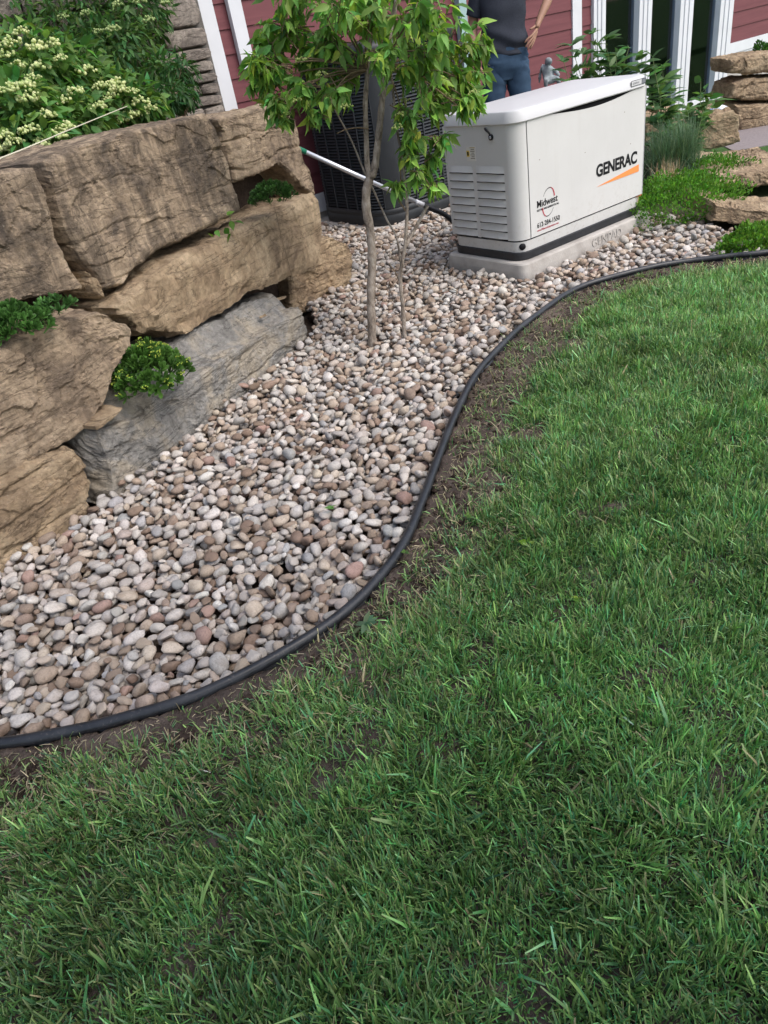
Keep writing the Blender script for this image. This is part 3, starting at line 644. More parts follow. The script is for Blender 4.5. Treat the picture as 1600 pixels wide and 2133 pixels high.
for zl_ in np.arange(.152, 1.28, .0245):
    A_ = ringz(acr(.022), zl_+.017); B_ = ringz(acr(.004), zl_+.003); Cc = ringz(acr(.008), zl_-.001); n = len(A_); i = np.arange(n); j = (i+1) % n
    slats.append((np.concatenate([A_, B_, Cc]), np.concatenate([np.stack([i, j, n+j, n+i], 1), np.stack([n+i, n+j, 2*n+j, 2*n+i], 1)]), None))
V, Q, T = join(slats); tag(part('louver_slats', V, Q, T, M_acp, ac, False), kind='stuff')
def on_rrect(s, e):                       # point on the cabinet outline by arc length fraction
    p = acr(e); p = np.concatenate([p, p[:1]]); return resample(p, 400)[0][int(s*399) % 399]
for k in range(24):
    p = on_rrect(k/24+.01, .004); box_part('louver_rib', (p[0]-.006, p[0]+.006, p[1]-.006, p[1]+.006, .138, 1.29), M_acp, ac)
a = np.radians(np.linspace(226, 268, 12)); cpt = np.c_[AC0[0]+.26+np.cos(a)*.262, AC0[1]+.26+np.sin(a)*.262]
shell('corner_panel', cpt, .14, lambda p: 1.30, .01, ac, M_ac)
V, Q, T = loft([ringz(acr(.002), 1.285), ringz(acr(-.006), 1.29), ringz(acr(-.006), 1.33), ringz(acr(.03), 1.36), ringz(acr(.2, .3), 1.38)]); part('top_cap', V, Q, T, M_ac, ac)

# ------------------------------------------------------------------ pole leaning behind the tree
p0, p1, p2 = at(628, 312, 4.75), at(642, 319, 4.8), at(868, 421, 5.33)
dirp = (p2-p1)/np.linalg.norm(p2-p1); p2 = p1+dirp*np.linalg.norm(p2-p1)
pole = thing('telescopic_pole', at(940, 462, 5.55), 'silver metal pole with green end resting across the dark condenser', 'pole')
V, Q, T = tube_arr([p1-dirp*.12, p1-dirp*.02], .0175, 12); part('end_collar', V, Q, T, M_green, pole)
V, Q, T = tube_arr([p1-dirp*.025, p2], .0155, 14); part('tube', V, Q, T, M_alu, pole)
p3 = at(884, 428, 5.37); V, Q, T = tube_arr([p2-dirp*.01, p2+dirp*.002, p3], [.0185,.019,.019], 14); part('ferrule', V, Q, T, M_white, pole)
V, Q, T = tube_arr(smooth_path([p3-dirp*.01, at(900, 435, 5.40), at(925, 446, 5.46), at(942, 460, 5.5), at(958, 480, 5.56)], 14), .019, 12); part('grip', V, Q, T, M_rub, pole)

# ------------------------------------------------------------------ house
YW = 3.25
house = thing('house', (3.5, YW, 0), 'house with red lap siding, white trim and tall glass doors', 'house')
box_part('sheathing', (-.30, 3.95, YW+.02, YW+.3, -.1, 4.4), M_dark, house); box_part('sheathing', (7.9, 14.0, YW+.02, YW+.3, -.1, 4.4), M_dark, house)
box_part('sheathing', (-6, -.30, YW+.02, YW+.3, -.1, 4.4), M_dark, house); box_part('sheathing', (3.95, 7.9, YW+.02, YW+.3, 2.75, 4.4), M_dark, house)
def siding(x0, x1, z0, z1, ex=.176):
    z_ = z0
    while z_ < z1:
        bm = bmesh.new(); c = [bm.verts.new(p) for p in ((x0,YW-.016,z_),(x1,YW-.016,z_),(x1,YW+.015,z_),(x0,YW+.015,z_),(x0,YW-.003,z_+ex+.02),(x1,YW-.003,z_+ex+.02),(x1,YW+.015,z_+ex+.02),(x0,YW+.015,z_+ex+.02))]
        for f in ((3,2,1,0),(4,5,6,7),(0,1,5,4),(1,2,6,5),(2,3,7,6),(3,0,4,7)): bm.faces.new([c[i] for i in f])
        bm_part('siding_board', bm, M_sid, house); z_ += ex
xt0 = wallY(463, 222, YW)[0]; xt1 = wallY(490, 215, YW)[0]
xm0, xm1 = wallY(1189, 30, YW)[0], wallY(1208, 30, YW)[0]
fx = [(wallY(a, 30, YW)[0], wallY(b, 30, YW)[0]) for a, b in ((1230,1255),(1325,1351),(1410,1437),(1493,1520))]
zs0 = wallY(494, 163, YW)[2]; zs0 -= .176*math.floor((zs0-.16)/.176)
siding(xt1, xm0, zs0, 4.2); siding(xm1, fx[0][0], zs0, 4.2); zr = wallY(1520, 90, YW)[2]; siding(fx[3][1], 13.0, zr, 4.2)
box_part('corner_trim', (xt0, xt1, YW-.03, YW+.015, .1, 4.3), M_white, house, .003); box_part('corner_trim', (xm0, xm1, YW-.03, YW+.015, .1, 4.3), M_white, house, .003)
box_part('base_trim', (xt1+.001, xm0-.001, YW-.035, YW+.012, zs0-.17, zs0-.004), M_white, house, .003)
box_part('base_trim', (fx[3][1]+.002, 13.0, YW-.04, YW+.012, zr-.13, zr-.003), M_white, house, .003); box_part('flashing', (fx[3][1]+.01, 13.0, YW-.03, YW+.01, zr-.20, zr-.134), M_white, house)
box_part('foundation', (fx[3][1]+.003, 13.0, YW-.01, YW+.3, -.8, zr-.204), M_conc, house); box_part('foundation', (xt1, xm0, YW-.008, YW+.3, -.3, zs0-.174), M_conc, house)
# white pipe board that ends part way up the wall
xa, xb = wallY(506, 145, YW-.06)[0], wallY(531, 139, YW-.06)[0]; zb = wallY(515, 143, YW-.06)[2]
box_part('trim_board', (xa, xb, YW-.075, YW-.018, zb, 4.2), M_white, house, .003)
xd = wallY(972, 120, YW-.08)[0]; box_part('downspout', (xd-.05, xd+.05, YW-.09, YW-.02, .05, 4.2), M_teal, house, .008)
# glass doors
M_glass = NT('window_glass', .03, .5); gl_ = M_glass.n('ShaderNodeBsdfGlossy'); gl_.inputs['Roughness'].default_value = .015; gl_.inputs[0].default_value = (.85,.9,.95,1)
tr_ = M_glass.n('ShaderNodeBsdfTransparent'); tr_.inputs[0].default_value = (.70,.76,.82,1); fr_ = M_glass.n('ShaderNodeFresnel'); fr_.inputs[0].default_value = 1.55
mx_ = M_glass.n('ShaderNodeMixShader'); M_glass.l(fr_.outputs[0], mx_.inputs[0]); M_glass.l(tr_.outputs[0], mx_.inputs[1]); M_glass.l(gl_.outputs[0], mx_.inputs[2]); M_glass.l(mx_.outputs[0], M_glass.t.nodes['Material Output'].inputs[0]); M_glass = M_glass.m
dr = obj('glass_door', None, None, house, (2.0, 0, 0))
for k, (a_, b_) in enumerate(fx):
    w_ = b_-a_; jm = box_part('door_post', (a_, b_, YW-.05, YW+.09, -.12, 2.7), M_white, dr, .004)
    for q_ in (.28, .62): box_part('post_ridge', (a_+w_*q_, a_+w_*(q_+.16), YW-.062, YW-.049, -.12, 2.7), M_white, dr, .003)
for (a0_, a1_), (c0_, c1_) in zip(fx[:-1], fx[1:]):
    box_part('pane', (a1_+.001, c0_-.001, YW+.03, YW+.038, -.08, 2.66), M_glass, dr); box_part('rail', (a1_+.001, c0_-.001, YW-.01, YW+.07, -.12, -.04), M_white, dr, .003); box_part('rail', (a1_+.001, c0_-.001, YW-.01, YW+.07, 2.62, 2.7), M_white, dr, .003)
M_room = plain('room_wall', (.42,.46,.54), .9, .1)
bm = bmesh.new(); box(bm, fx[0][0], fx[3][1], YW+.30, YW+3.2, -.15, 2.75)
bmesh.ops.delete(bm, geom=[f for f in bm.faces if abs(f.calc_center_median().y-(YW+.30)) < .01], context='FACES'); bm_part('room', bm, M_room, house)
M_curt = plain('curtain', (.34,.44,.44), .9, .1)
cxs = np.linspace(fx[2][1]+.62*(fx[3][0]-fx[2][1]), fx[3][0]+.05, 40); cu_ = np.c_[cxs, YW+.22+.03*np.sin(np.arange(40)*1.1)]
V = np.concatenate([np.c_[cu_, np.full(40, -.05)], np.c_[cu_, np.full(40, 2.6)]]); i = np.arange(39); part('curtain', V, np.stack([i, i+1, 41+i, 40+i], 1), None, M_curt, house)
# stone veneer by the corner
ven = obj('stone_veneer', None, None, house, (-4.4, -.05, 1.0))
box_part('mortar', (-3.2, xt0-.003, YW-.045, YW+.015, .7, 4.2), plain('mortar', (.13,.12,.11), .95, .1, var=.2, sc=30), ven)
zc_ = .72; rows = []; rv = np.random.default_rng(5)
hts = [.13,.12,.085,.075,.08,.085,.075,.085,.09,.14,.20,.17,.12,.2,.15,.1,.16]
for hgt in hts:
    xx = xt0-.01-rv.uniform(0,.03)
    while xx > -2.4:
        w_ = min(rv.uniform(.9, 3.2)*hgt+.10, .55)
        V0, T0 = IC3[0], IC3[1]; V = np.sign(V0)*np.abs(V0)**.28; V /= np.abs(V).max(0); V = V*(1+.09*fbm(V0*1.6+xx*5, 2, 4))[:,None]
        P_ = V*np.array([w_/2-.006, .05, hgt/2-.006])+np.array([xx-w_/2, YW-.05-rv.uniform(0,.02), zc_+hgt/2]); P_ = P_+fbm(P_*14, 2, 8)[:,None]*.008
        part('stone', P_, None, T0, M_ven, ven, True); xx -= w_
    zc_ += hgt
box_part('eave', (-6, 14, YW-.7, YW+.4, 4.4, 4.6), M_white, house)
bm = bmesh.new(); c = [bm.verts.new(p) for p in ((-6,YW-.72,4.605),(14,YW-.72,4.605),(14,YW+4.5,6.6),(-6,YW+4.5,6.6))]; bm.faces.new(c); r2 = bmesh.ops.extrude_face_region(bm, geom=list(bm.faces)); bmesh.ops.translate(bm, verts=[v for v in r2['geom'] if isinstance(v, bmesh.types.BMVert)], vec=(0,0,.12)); bm_part('roof', bm, M_dark, house)

# ------------------------------------------------------------------ rocks by the glass doors
Rt = np.array([RC[0][0], RC[0][1]]); Rt /= np.linalg.norm(Rt)
def face_plane(x, y, t):
    p = at(x, y, t)[:2]; return (tuple(p-Rt), tuple(p+Rt))
def rock(label, top, right, bottom, left, pl, depth, mat, seed, cat='boulder', group=None, name='boulder', **k):
    A = np.array(pl[0]); Bm = (np.array(pl[0])+np.array(pl[1]))/2; root = thing(name, (*Bm, 0), label, cat, group)
    boulder('stone_body', root, top, right, bottom, left, *pl, 0, .05, depth, mat, seed, **k); return root
gp = gz(1540, 465)[:2]; pl = ((gp[0]-Rt[0], gp[1]-Rt[1]), (gp[0]+Rt[0], gp[1]+Rt[1]))
rock('flat topped tan boulder at the photo edge beside the bright ground cover', [(1488,414),(1538,424),(1600,434),(1720,450)], [(1720,450),(1725,500)], [(1480,462),(1540,472),(1600,482),(1725,500)], [(1488,414),(1480,462)], pl, .55, M_tan, 31, cracks=6, amp=.6)
gp = gz(1560, 392)[:2]; pl = ((gp[0]-Rt[0], gp[1]-Rt[1]), (gp[0]+Rt[0], gp[1]+Rt[1]))
rock('wide rough ledge rock below the grey paving', [(1494,366),(1540,358),(1600,352),(1720,344)], [(1720,344),(1725,390)], [(1488,390),(1560,394),(1640,392),(1725,390)], [(1494,366),(1488,390)], pl, 1.1, M_tan, 32, cracks=7, amp=.8)
pl = face_plane(1500, 300, 6.6)
rock('dark stained boulder with the crumpled wrapper on top', [(1440,262),(1470,248),(1492,232),(1532,222)], [(1532,222),(1546,240),(1547,300)], [(1430,312),(1480,318),(1547,308)], [(1440,262),(1430,312)], pl, .5, M_tan, 33, amp=.6)
pl = face_plane(1400, 260, 6.75)
rock('small pale boulder half hidden behind the grass clump', [(1345,245),(1385,226),(1420,224),(1436,240)], [(1436,240),(1440,290)], [(1340,300),(1440,296)], [(1345,245),(1340,300)], pl, .35, M_tan, 34)
sw = thing('low_stone_wall', (*at(1560, 260, 7.6)[:2], 0), 'short wall of three stacked tan stones next to the glass doors', 'wall')
pl = face_plane(1560, 230, 7.6)
for sd, (t_, r_, b_, l_) in enumerate((([(1521,122),(1560,112),(1620,104),(1700,100)], [(1700,100),(1704,150)], [(1519,152),(1560,157),(1620,152),(1704,150)], [(1521,122),(1519,152)]),
    ([(1528,172),(1560,160),(1620,158),(1704,154)], [(1704,154),(1706,206)], [(1519,206),(1560,212),(1620,210),(1706,206)], [(1528,172),(1519,206)]),
    ([(1530,216),(1570,215),(1620,213),(1706,210)], [(1706,210),(1708,272)], [(1540,272),(1620,272),(1708,272)], [(1530,216),(1540,272)]))):
    boulder('stone', sw, t_, r_, b_, l_, *pl, 0, .04, .5, M_tan, 40+sd, rnd=.05, zmin=-1, amp=.55, gap=.006)
pv = at(1580, 285, 7.2); bm = bmesh.new(); c = [bm.verts.new((x, y, pv[2]-.01)) for x, y in ((pv[0]-.6,pv[1]-.1),(pv[0]+2,pv[1]-1.8),(pv[0]+3.5,pv[1]+.4),(pv[0]+.6,pv[1]+1.2))]; bm.faces.new(c)
r2 = bmesh.ops.extrude_face_region(bm, geom=list(bm.faces)); bmesh.ops.translate(bm, verts=[v for v in r2['geom'] if isinstance(v, bmesh.types.BMVert)], vec=(0,0,-.3))
tag(bm_part('paving', bm, plain('paving_grey', (.24,.21,.21), .9, .1, var=.15, sc=60, bump=.3)), kind='structure')

# ------------------------------------------------------------------ leaves
def leaf_tmpl(st, wd, fold=.25, curl=.25):
    V = []; Q = []
    for t, w in zip(st, wd):
        zc = -curl*t*t
        for x in (-.5, 0, .5): V.append((x*w, t, zc+abs(x)*w*fold))
    for k in range(len(st)-1):
        a = k*3
        for j in (0, 1): Q.append((a+j, a+j+1, a+4+j, a+3+j))
    return np.array(V), np.array(Q)
LF_OV = leaf_tmpl([0,.12,.3,.55,.8,1.0], [.02,.26,.44,.40,.18,.0], .35, .30)      # pointed oval
LF_LA = leaf_tmpl([0,.2,.5,.8,1.0], [.03,.2,.26,.14,0], .3, .35)                  # lance shaped
LF_SP = leaf_tmpl([0,.4,.75,1.0], [.12,.30,.46,.22], .25, -.25)                   # spoon shaped
def frames(axis_, up):
    a = axis_/(np.linalg.norm(axis_, axis=1)[:,None]+1e-9); s = np.cross(a, up); s /= np.linalg.norm(s, axis=1)[:,None]+1e-9; n = np.cross(s, a)
    return np.stack([s, a, n], -1)                     # columns: side, along, normal
def leaves_np(tm, pos, F, L, wscale=1.0):
    V0, Q0 = tm; n = len(pos); S = V0[None]*np.stack([np.broadcast_to(L*wscale, (n,)), L, L], 1)[:,None,:]
    V = np.einsum('nij,nkj->nki', F, S)+pos[:,None,:]
    Q = Q0[None]+(np.arange(n)*len(V0))[:,None,None]
    return V.reshape(-1, 3), Q.reshape(-1, 4), len(V0)
def leaf_colors(n, base, r, var=.25, hue=.12):
    c = np.array(base)[None]*np.exp(r.normal(0, var, (n,1)))*(1+r.normal(0, hue, (n,1))*np.array([1.2,0,-.3])); return np.clip(c, .002, .9)
SOLO = {}
def foliage(name, root, tm, pos, axis_, L, colors, r, n_single=0, wscale=1.0, single_parent=None, upj=.5):
    up = np.array([0,0,1.0])+r.normal(0, upj, (len(pos),3)); F = frames(axis_, up)
    sel = np.zeros(len(pos), bool); n_single = min(n_single, len(pos)-1)
    if n_single:
        q = pj(pos); sc = L/q[:,2]; sc[(q[:,0] < 0) | (q[:,0] > 1600) | (q[:,1] < 0) | (q[:,1] > 2133)] = 0
        # nearer leaves first: those the photograph shows whole
        sc = sc*np.exp(-(q[:,2]-q[:,2].min())*1.2); sel[np.argsort(-sc)[:n_single]] = True
    V, Q, k = leaves_np(tm, pos[~sel], F[~sel], L[~sel], wscale); o0 = origin(root)
    me = mesh_np(name, V-o0, Q); set_col(me, np.repeat(colors[~sel], k, 0)); cl = obj(name, me, M_leafc, root); cl['kind'] = 'stuff'
    if n_single:
        key = id(tm)
        if key not in SOLO:
            SOLO[key] = mesh_np('leaf', tm[0], tm[1]); SOLO[key].materials.append(M_leafo)
        par = cl if single_parent is None else single_parent
        for i in np.where(sel)[0]:
            o = obj('leaf', SOLO[key], None, par); mm = np.eye(4); mm[:3,:3] = F[i]@np.diag([L[i]*wscale, L[i], L[i]]); mm[:3,3] = pos[i]-o0
            o.matrix_local = Matrix(mm.tolist()); o.color = (*colors[i], 1)
    return cl
def unit(n, r):
    d = r.normal(size=(n,3)); return d/np.linalg.norm(d, axis=1)[:,None]
def blossom(root, p, rad, r, c1, c2, n=26, name='flower_cluster', nrm=(0,0,1)):
    d = unit(n, r); d[:,2] = np.abs(d[:,2])*.7; P_ = p+d*rad*r.uniform(.5, 1, (n,1)); V0, T0 = ICO1
    V = (V0[None]*r.uniform(.10, .19, (n,1,1))*rad+P_[:,None]).reshape(-1, 3); T = (T0[None]+(np.arange(n)*len(V0))[:,None,None]).reshape(-1, 3)
    me = mesh_np(name, V-origin(root), None, T); u = r.uniform(0, 1, (n,1)); set_col(me, np.repeat(np.array(c1)*(1-u)+np.array(c2)*u, len(V0), 0)); return obj(name, me, M_flower, root)
ICO1 = ico(1)

# ------------------------------------------------------------------ little tree in the gravel
r = np.random.default_rng(21)
TD = 3.84                                         # camera depth of its stems
base = gz(776, 713); tree = thing('small_tree', (*base[:2], 0), 'small two stemmed leafy tree growing out of the gravel', 'tree')
def depth_of(p): return float((p-CAM)@RC[2])
d0 = depth_of(base)
def vplane(x, y, dd=0.0):                          # point above the tree's foot, dd metres behind it
    n = np.array([RC[2][0], RC[2][1]]); n /= np.linalg.norm(n); d = ray(x, y); t = (n@(base[:2]-CAM[:2])+dd)/(n@d[:2]); return CAM+t*d
def stem(pts, r0, r1, dd=(0, 0), n=10, sub=6, name='trunk', mat=None):
    dds = np.linspace(dd[0], dd[1], len(pts)); P_ = np.array([vplane(x, y, q) for (x, y), q in zip(pts, dds)]); P_ = smooth_path(P_, len(pts)*sub)
    rad = np.linspace(r0, r1, len(P_))*(1+.05*np.sin(np.arange(len(P_))*1.3)+.06*fbm(P_*22, 2, 5)); V, Q, T = tube_arr(P_, rad, n)
    part(name, V, Q, T, mat or M_bark, tree); return P_
main = stem([(778,752),(776,713),(773,626),(775,545),(772,486),(764,440),(763,400),(770,372),(774,356)], .0235, .0205, n=14, name='trunk')
lf = stem([(772,372),(765,340),(763,285),(761,219),(763,180),(768,120),(775,40),(782,-60)], .0145, .008, (0, .03), name='limb')
rf = stem([(775,368),(782,340),(787,298),(794,232),(799,180),(806,110),(820,30),(836,-60)], .019, .009, (0, -.03), name='limb')
s2 = stem([(846,735),(843,700),(839,639),(834,579),(838,547),(844,508),(848,437),(844,390),(838,322),(829,282),(822,220),(815,150)], .0125, .005, (-.02, -.06), name='trunk')
stem([(834,545),(826,495),(805,456),(779,398),(757,353),(731,290),(697,227),(670,170)], .0058, .0035, (.03, .12), name='limb')
stem([(846,514),(852,500),(866,474),(891,428)], .009, .0085, (-.03, .02), name='limb')
stem([(832,585),(822,565),(810,548)], .004, .002, (-.02, .0), name='twig', mat=M_twig)
stem([(846,440),(836,425),(826,408),(820,396)], .005, .003, (-.04, .0), name='twig', mat=M_twig)
stem([(763,388),(745,386),(725,387),(705,392)], .003, .0018, (.0, -.08), name='twig', mat=M_twig) if False else stem([(768,268),(745,266),(720,270),(702,278)], .003, .0018, (0, -.08), name='twig', mat=M_twig)
blobs = [(600,50,80,0,1.2),(560,140,55,-.05,1),(625,190,48,-.1,.9),(690,90,85,.05,1.2),(690,200,42,-.12,.7),(575,215,30,-.05,.5),(760,50,90,-.1,1.2),(850,60,105,.0,1.3),(870,165,68,-.12,1),(935,110,80,.02,1.1),(975,170,48,-.05,.8),(840,240,38,-.1,.7),(960,225,36,-.1,.5),(1000,95,30,0,.5),(925,190,45,.08,.7),
  (850,325,28,-.08,.38),(875,365,30,-.06,.36),(905,400,24,-.05,.28),(835,388,20,-.06,.2),(905,330,22,.0,.18),(640,-60,110,0,1.2),(770,-110,130,0,1.3),(900,-70,110,.05,1.2),(800,-240,150,0,1.4),(545,175,40,0,.7),(560,95,50,.08,.8),(640,130,60,.1,.9),(720,150,50,.05,.7),(800,120,70,-.2,.8),(890,110,70,-.22,.8),(910,230,34,0,.5),(540,130,30,-.05,.4),(655,245,22,-.1,.25),(590,250,20,-.08,.2),(990,215,26,-.08,.35),(915,290,26,-.05,.3),(860,290,28,-.05,.35),(700,20,80,-.25,.7),(880,20,80,-.28,.7),(780,0,90,.3,.8)]
posL = []; axL = []; tw = []; blc = []
trunk_c = vplane(790, 60)
for (bx, by, br, bd, wt) in blobs:
    c_ = vplane(bx, by, bd); sc = br/FPX*d0; nt = max(4, int(wt*(15 if by > 270 else 13)))
    src = (s2[min(len(s2)-1, int(len(s2)*.72))] if by > 270 else (lf if bx < 770 else rf)[int(len(lf)*.65)])
    for k in range(nt):
        e_ = c_+unit(1, r)[0]*sc*np.array([1,1,.85])*r.uniform(.35, 1.0)
        mid = (src+e_)/2+np.array([0,0,.04])+r.normal(0,.02,3); pa = smooth_path([src*.15+c_*.85+r.normal(0,.03,3), c_*.5+e_*.5+np.array([0,0,.02]), e_], 7)
        tw.append(tube_arr(pa, np.linspace(.0028, .0012, 7), 5, False))
        out = e_-trunk_c; out /= np.linalg.norm(out)+1e-6
        for q in range(int(r.integers(9, 14))):
            u = r.uniform(.25, 1.0); p_ = pa[min(6, int(u*6))]+r.normal(0,.006,3); d_ = r.normal(size=3)*.75+out*.45+np.array([0,0,-.75]); posL.append(p_); axL.append(d_)
    tw.append(tube_arr(smooth_path([src, (src+c_)/2+np.array([0,0,.03]), c_], 8), np.linspace(.005, .0028, 8), 6, False)); blc.append((c_, sc))
posL = np.array(posL); axL = np.array(axL); nL = len(posL); L = r.uniform(.034, .086, nL)
cl = leaf_colors(nL, (.175,.32,.075), r, .36, .13)
yel = r.uniform(size=nL) < .18; cl[yel] = cl[yel]*np.array([1.7,1.35,1.0])
V, Q, T = join(tw); tag(part('twigs', V, Q, T, M_twig, tree), kind='stuff')
crown = foliage('crown', tree, LF_OV, posL, axL, L, cl, r, 300, .86, upj=.8)
for k in range(34):
    bc, sc = blc[int(r.integers(0, 15))]; blossom(tree, bc+unit(1, r)[0]*sc*.9, .030, r, (.32,.42,.10), (.50,.52,.22), 16)

# ------------------------------------------------------------------ shrubs on the bank above the wall
def shrub(name, label, cat, foot, blobs_, tm, Lr, base_c, seed, n_single, nper, drop=.35, flowers=(), fc=((.45,.52,.20),(.72,.68,.42)), frad=.045, group=None, ws=1.0, var=.3, face=None):
    r = np.random.default_rng(seed); root = thing(name, foot, label, cat, group); P_=[]; A_=[]; stems=[]
    foot = np.array(foot)
    for (c_, rad, w_) in blobs_:
        c_ = np.array(c_); n_ = int(nper*w_); d = unit(n_, r); p_ = c_+d*np.array(rad)*(r.uniform(0, 1, (n_,1))**.4)
        P_.append(p_); A_.append(d*1.0+np.array([0,0,-drop])+r.normal(0,.45,(n_,3)))
        for q in range(6):
            e_ = c_+unit(1, r)[0]*np.array(rad)*.8; stems.append(tube_arr(smooth_path([foot+np.append(r.normal(0,.05,2), -.03), (foot+e_)/2+r.normal(0,.04,3), e_], 7), np.linspace(.008, .002, 7), 6, False))
    P_ = np.concatenate(P_); A_ = np.concatenate(A_); keep = P_[:,2] > foot[2]-.08; P_, A_ = P_[keep], A_[keep]; n_ = len(P_); L_ = r.uniform(*Lr, n_); cc = leaf_colors(n_, base_c, r, var, .15)
    V, Q, T = join(stems); tag(part('stems', V, Q, T, M_twig, root), kind='stuff')
    foliage('foliage', root, tm, P_, A_, L_, cc, r, n_single, ws)
    for p_ in flowers: blossom(root, np.array(p_), frad*r.uniform(.8, 1.2), r, *fc, 34)
    return root
fl_px = [(75,105),(25,95),(125,125),(85,145),(70,165),(20,190),(50,185),(180,155),(205,70),(150,65),(10,120),(40,140),(210,185),(245,190),(275,195),(230,205),(292,215),(310,230),(255,255),(205,228),(130,215),(100,245),(15,285),(62,275),(115,288),(90,308),(135,270),(275,245),(30,300),(8,315),(240,178),(300,240),(160,195),(110,95),(45,70),(60,210)]
def shb(x, y, t): return at(x, y, t)
blf = [(shb(60,150,3.9), (.30,.30,.24), 1.2), (shb(30,240,3.55), (.24,.24,.18), 1), (shb(140,170,4.1), (.28,.28,.22), 1.1), (shb(140,250,3.85), (.24,.24,.14), .9), (shb(230,215,4.2), (.26,.26,.17), 1), (shb(290,225,4.3), (.16,.18,.14), .5), (shb(-120,180,3.6), (.35,.3,.3), 1), (shb(60,290,3.5), (.2,.2,.1), .6)]
flow = []
for x, y in fl_px:
    best = None
    for c_, rad, _ in blf:
        d = ray(x, y); o_ = CAM-c_; rr_ = np.array(rad)*1.0; A_ = ((d/rr_)**2).sum(); B_ = (d*o_/rr_**2).sum(); C_ = ((o_/rr_)**2).sum()-1; D_ = B_*B_-A_*C_
        if D_ > 0:
            t = (-B_-math.sqrt(D_))/A_
            if best is None or t < best: best = t
    if best: flow.append(CAM+best*d)
shrub('flowering_shrub', 'leafy shrub with creamy yellow flower clusters behind the boulder wall', 'shrub', (*shb(110,260,4.0)[:2], 1.06), blf, LF_OV, (.05,.095), (.105,.205,.055), 51, 200, 620, .3, flow, fc=((.42,.52,.20),(.74,.74,.42)), frad=.055)
blt = [(shb(60,20,5.2), (.6,.5,.45), 1.6), (shb(200,30,5.1), (.5,.4,.4), 1.6), (shb(275,10,5.2), (.28,.35,.30), .9), (shb(240,110,5.0), (.30,.35,.25), .9), (shb(335,140,4.9), (.12,.14,.09), .25), (shb(-100,60,5.0), (.5,.5,.5), 1.0), (shb(120,110,5.0), (.4,.35,.3), 1.1), (shb(150,-120,5.2), (.7,.5,.5), 1.3)]
flt = [shb(*p_) for p_ in ((245,12,4.75),(290,5,4.8),(205,68,4.72),(132,38,4.75),(310,45,4.86),(180,30,4.75),(235,65,4.7),(345,8,4.9))]
shrub('tall_shrub', 'tall dark green shrub filling the top corner before the stone veneer', 'shrub', (*shb(180,150,5.2)[:2], 1.06), blt, LF_LA, (.045,.085), (.078,.16,.05), 52, 120, 900, .3, flt, fc=((.28,.40,.14),(.46,.52,.25)), frad=.05, ws=1.25)
bla = [(shb(340,200,4.55), (.22,.22,.09), 1), (shb(380,205,4.6), (.10,.12,.06), .4), (shb(375,150,4.75), (.12,.12,.13), .6)]
shrub('arching_plant', 'low dark plant with fine drooping leaves beside the stone veneer', 'plant', (*shb(340,215,4.6)[:2], 1.06), bla, LF_LA, (.04,.07), (.04,.10,.03), 53, 60, 420, .8, ws=1.0)
# pale dry stalk across the top boulder
V, Q, T = tube_arr(smooth_path([at(-30,342,2.62), at(60,306,2.72), at(150,268,2.86), at(265,221,3.1)], 20), np.linspace(.0035, .0018, 20), 6); tag(part('dry_stalk', V, Q, T, plain('straw', (.55,.52,.40), .8), None), 'long pale dry stalk slanting over the weathered top boulder', 'stalk')
V, Q, T = tube_arr(smooth_path([at(572,432,3.62), at(588,500,3.66), at(600,545,3.72), at(612,590,3.78)], 16), np.linspace(.0022, .0014, 16), 5); tag(part('dry_twig', V, Q, T, M_twig, None), 'thin brown twig hanging down the long tan boulder', 'twig')

# ------------------------------------------------------------------ stonecrop cushions
def rosette_mesh(seed, nl=13):
    r = np.random.default_rng(seed); k = np.arange(nl); az = k*2.399+r.normal(0,.2,nl); el = np.radians(10+62*(k/nl))+r.normal(0,.1,nl)
    ax = np.c_[np.cos(az)*np.cos(el), np.sin(az)*np.cos(el), np.sin(el)]; L_ = (1-.45*k/nl)*r.uniform(.85,1.1,nl); F = frames(ax, np.tile([0,0,1.0], (nl,1))+r.normal(0,.05,(nl,3)))
    pos = np.c_[np.zeros((nl,2)), -.3+.5*k/nl]; V, Q, m_ = leaves_np(LF_SP, pos, F, L_, 1.0)
    sv, sq, stt = tube_arr([(0,0,-1.0),(0,0,.2)], .07, 5, False); V2, Q2, _ = join([(V, Q, None), (sv, sq, None)])
    me = mesh_np('rosette', V2, Q2); return me
M_seds = {}
def sed_mat(name, c):
    m = NT(name, .45, .3); o = m.n('ShaderNodeObjectInfo'); cc = m.mix(1.0, o.outputs['Color'], m.ramp(m.noise(3, 2), [(.3,.75),(.7,1.2)]), 'MULTIPLY'); m.color(cc)
    tr = m.n('ShaderNodeBsdfTranslucent'); m.l(cc, tr.inputs[0]); mx = m.n('ShaderNodeMixShader'); mx.inputs[0].default_value = .2; m.l(m.b.outputs[0], mx.inputs[1]); m.l(tr.outputs[0], mx.inputs[2]); m.l(mx.outputs[0], m.t.nodes['Material Output'].inputs[0]); return m.m
M_sed = sed_mat('stonecrop', None); ROS = []
for s in range(5):
    me = rosette_mesh(s); me.materials.append(M_sed); ROS.append(me)
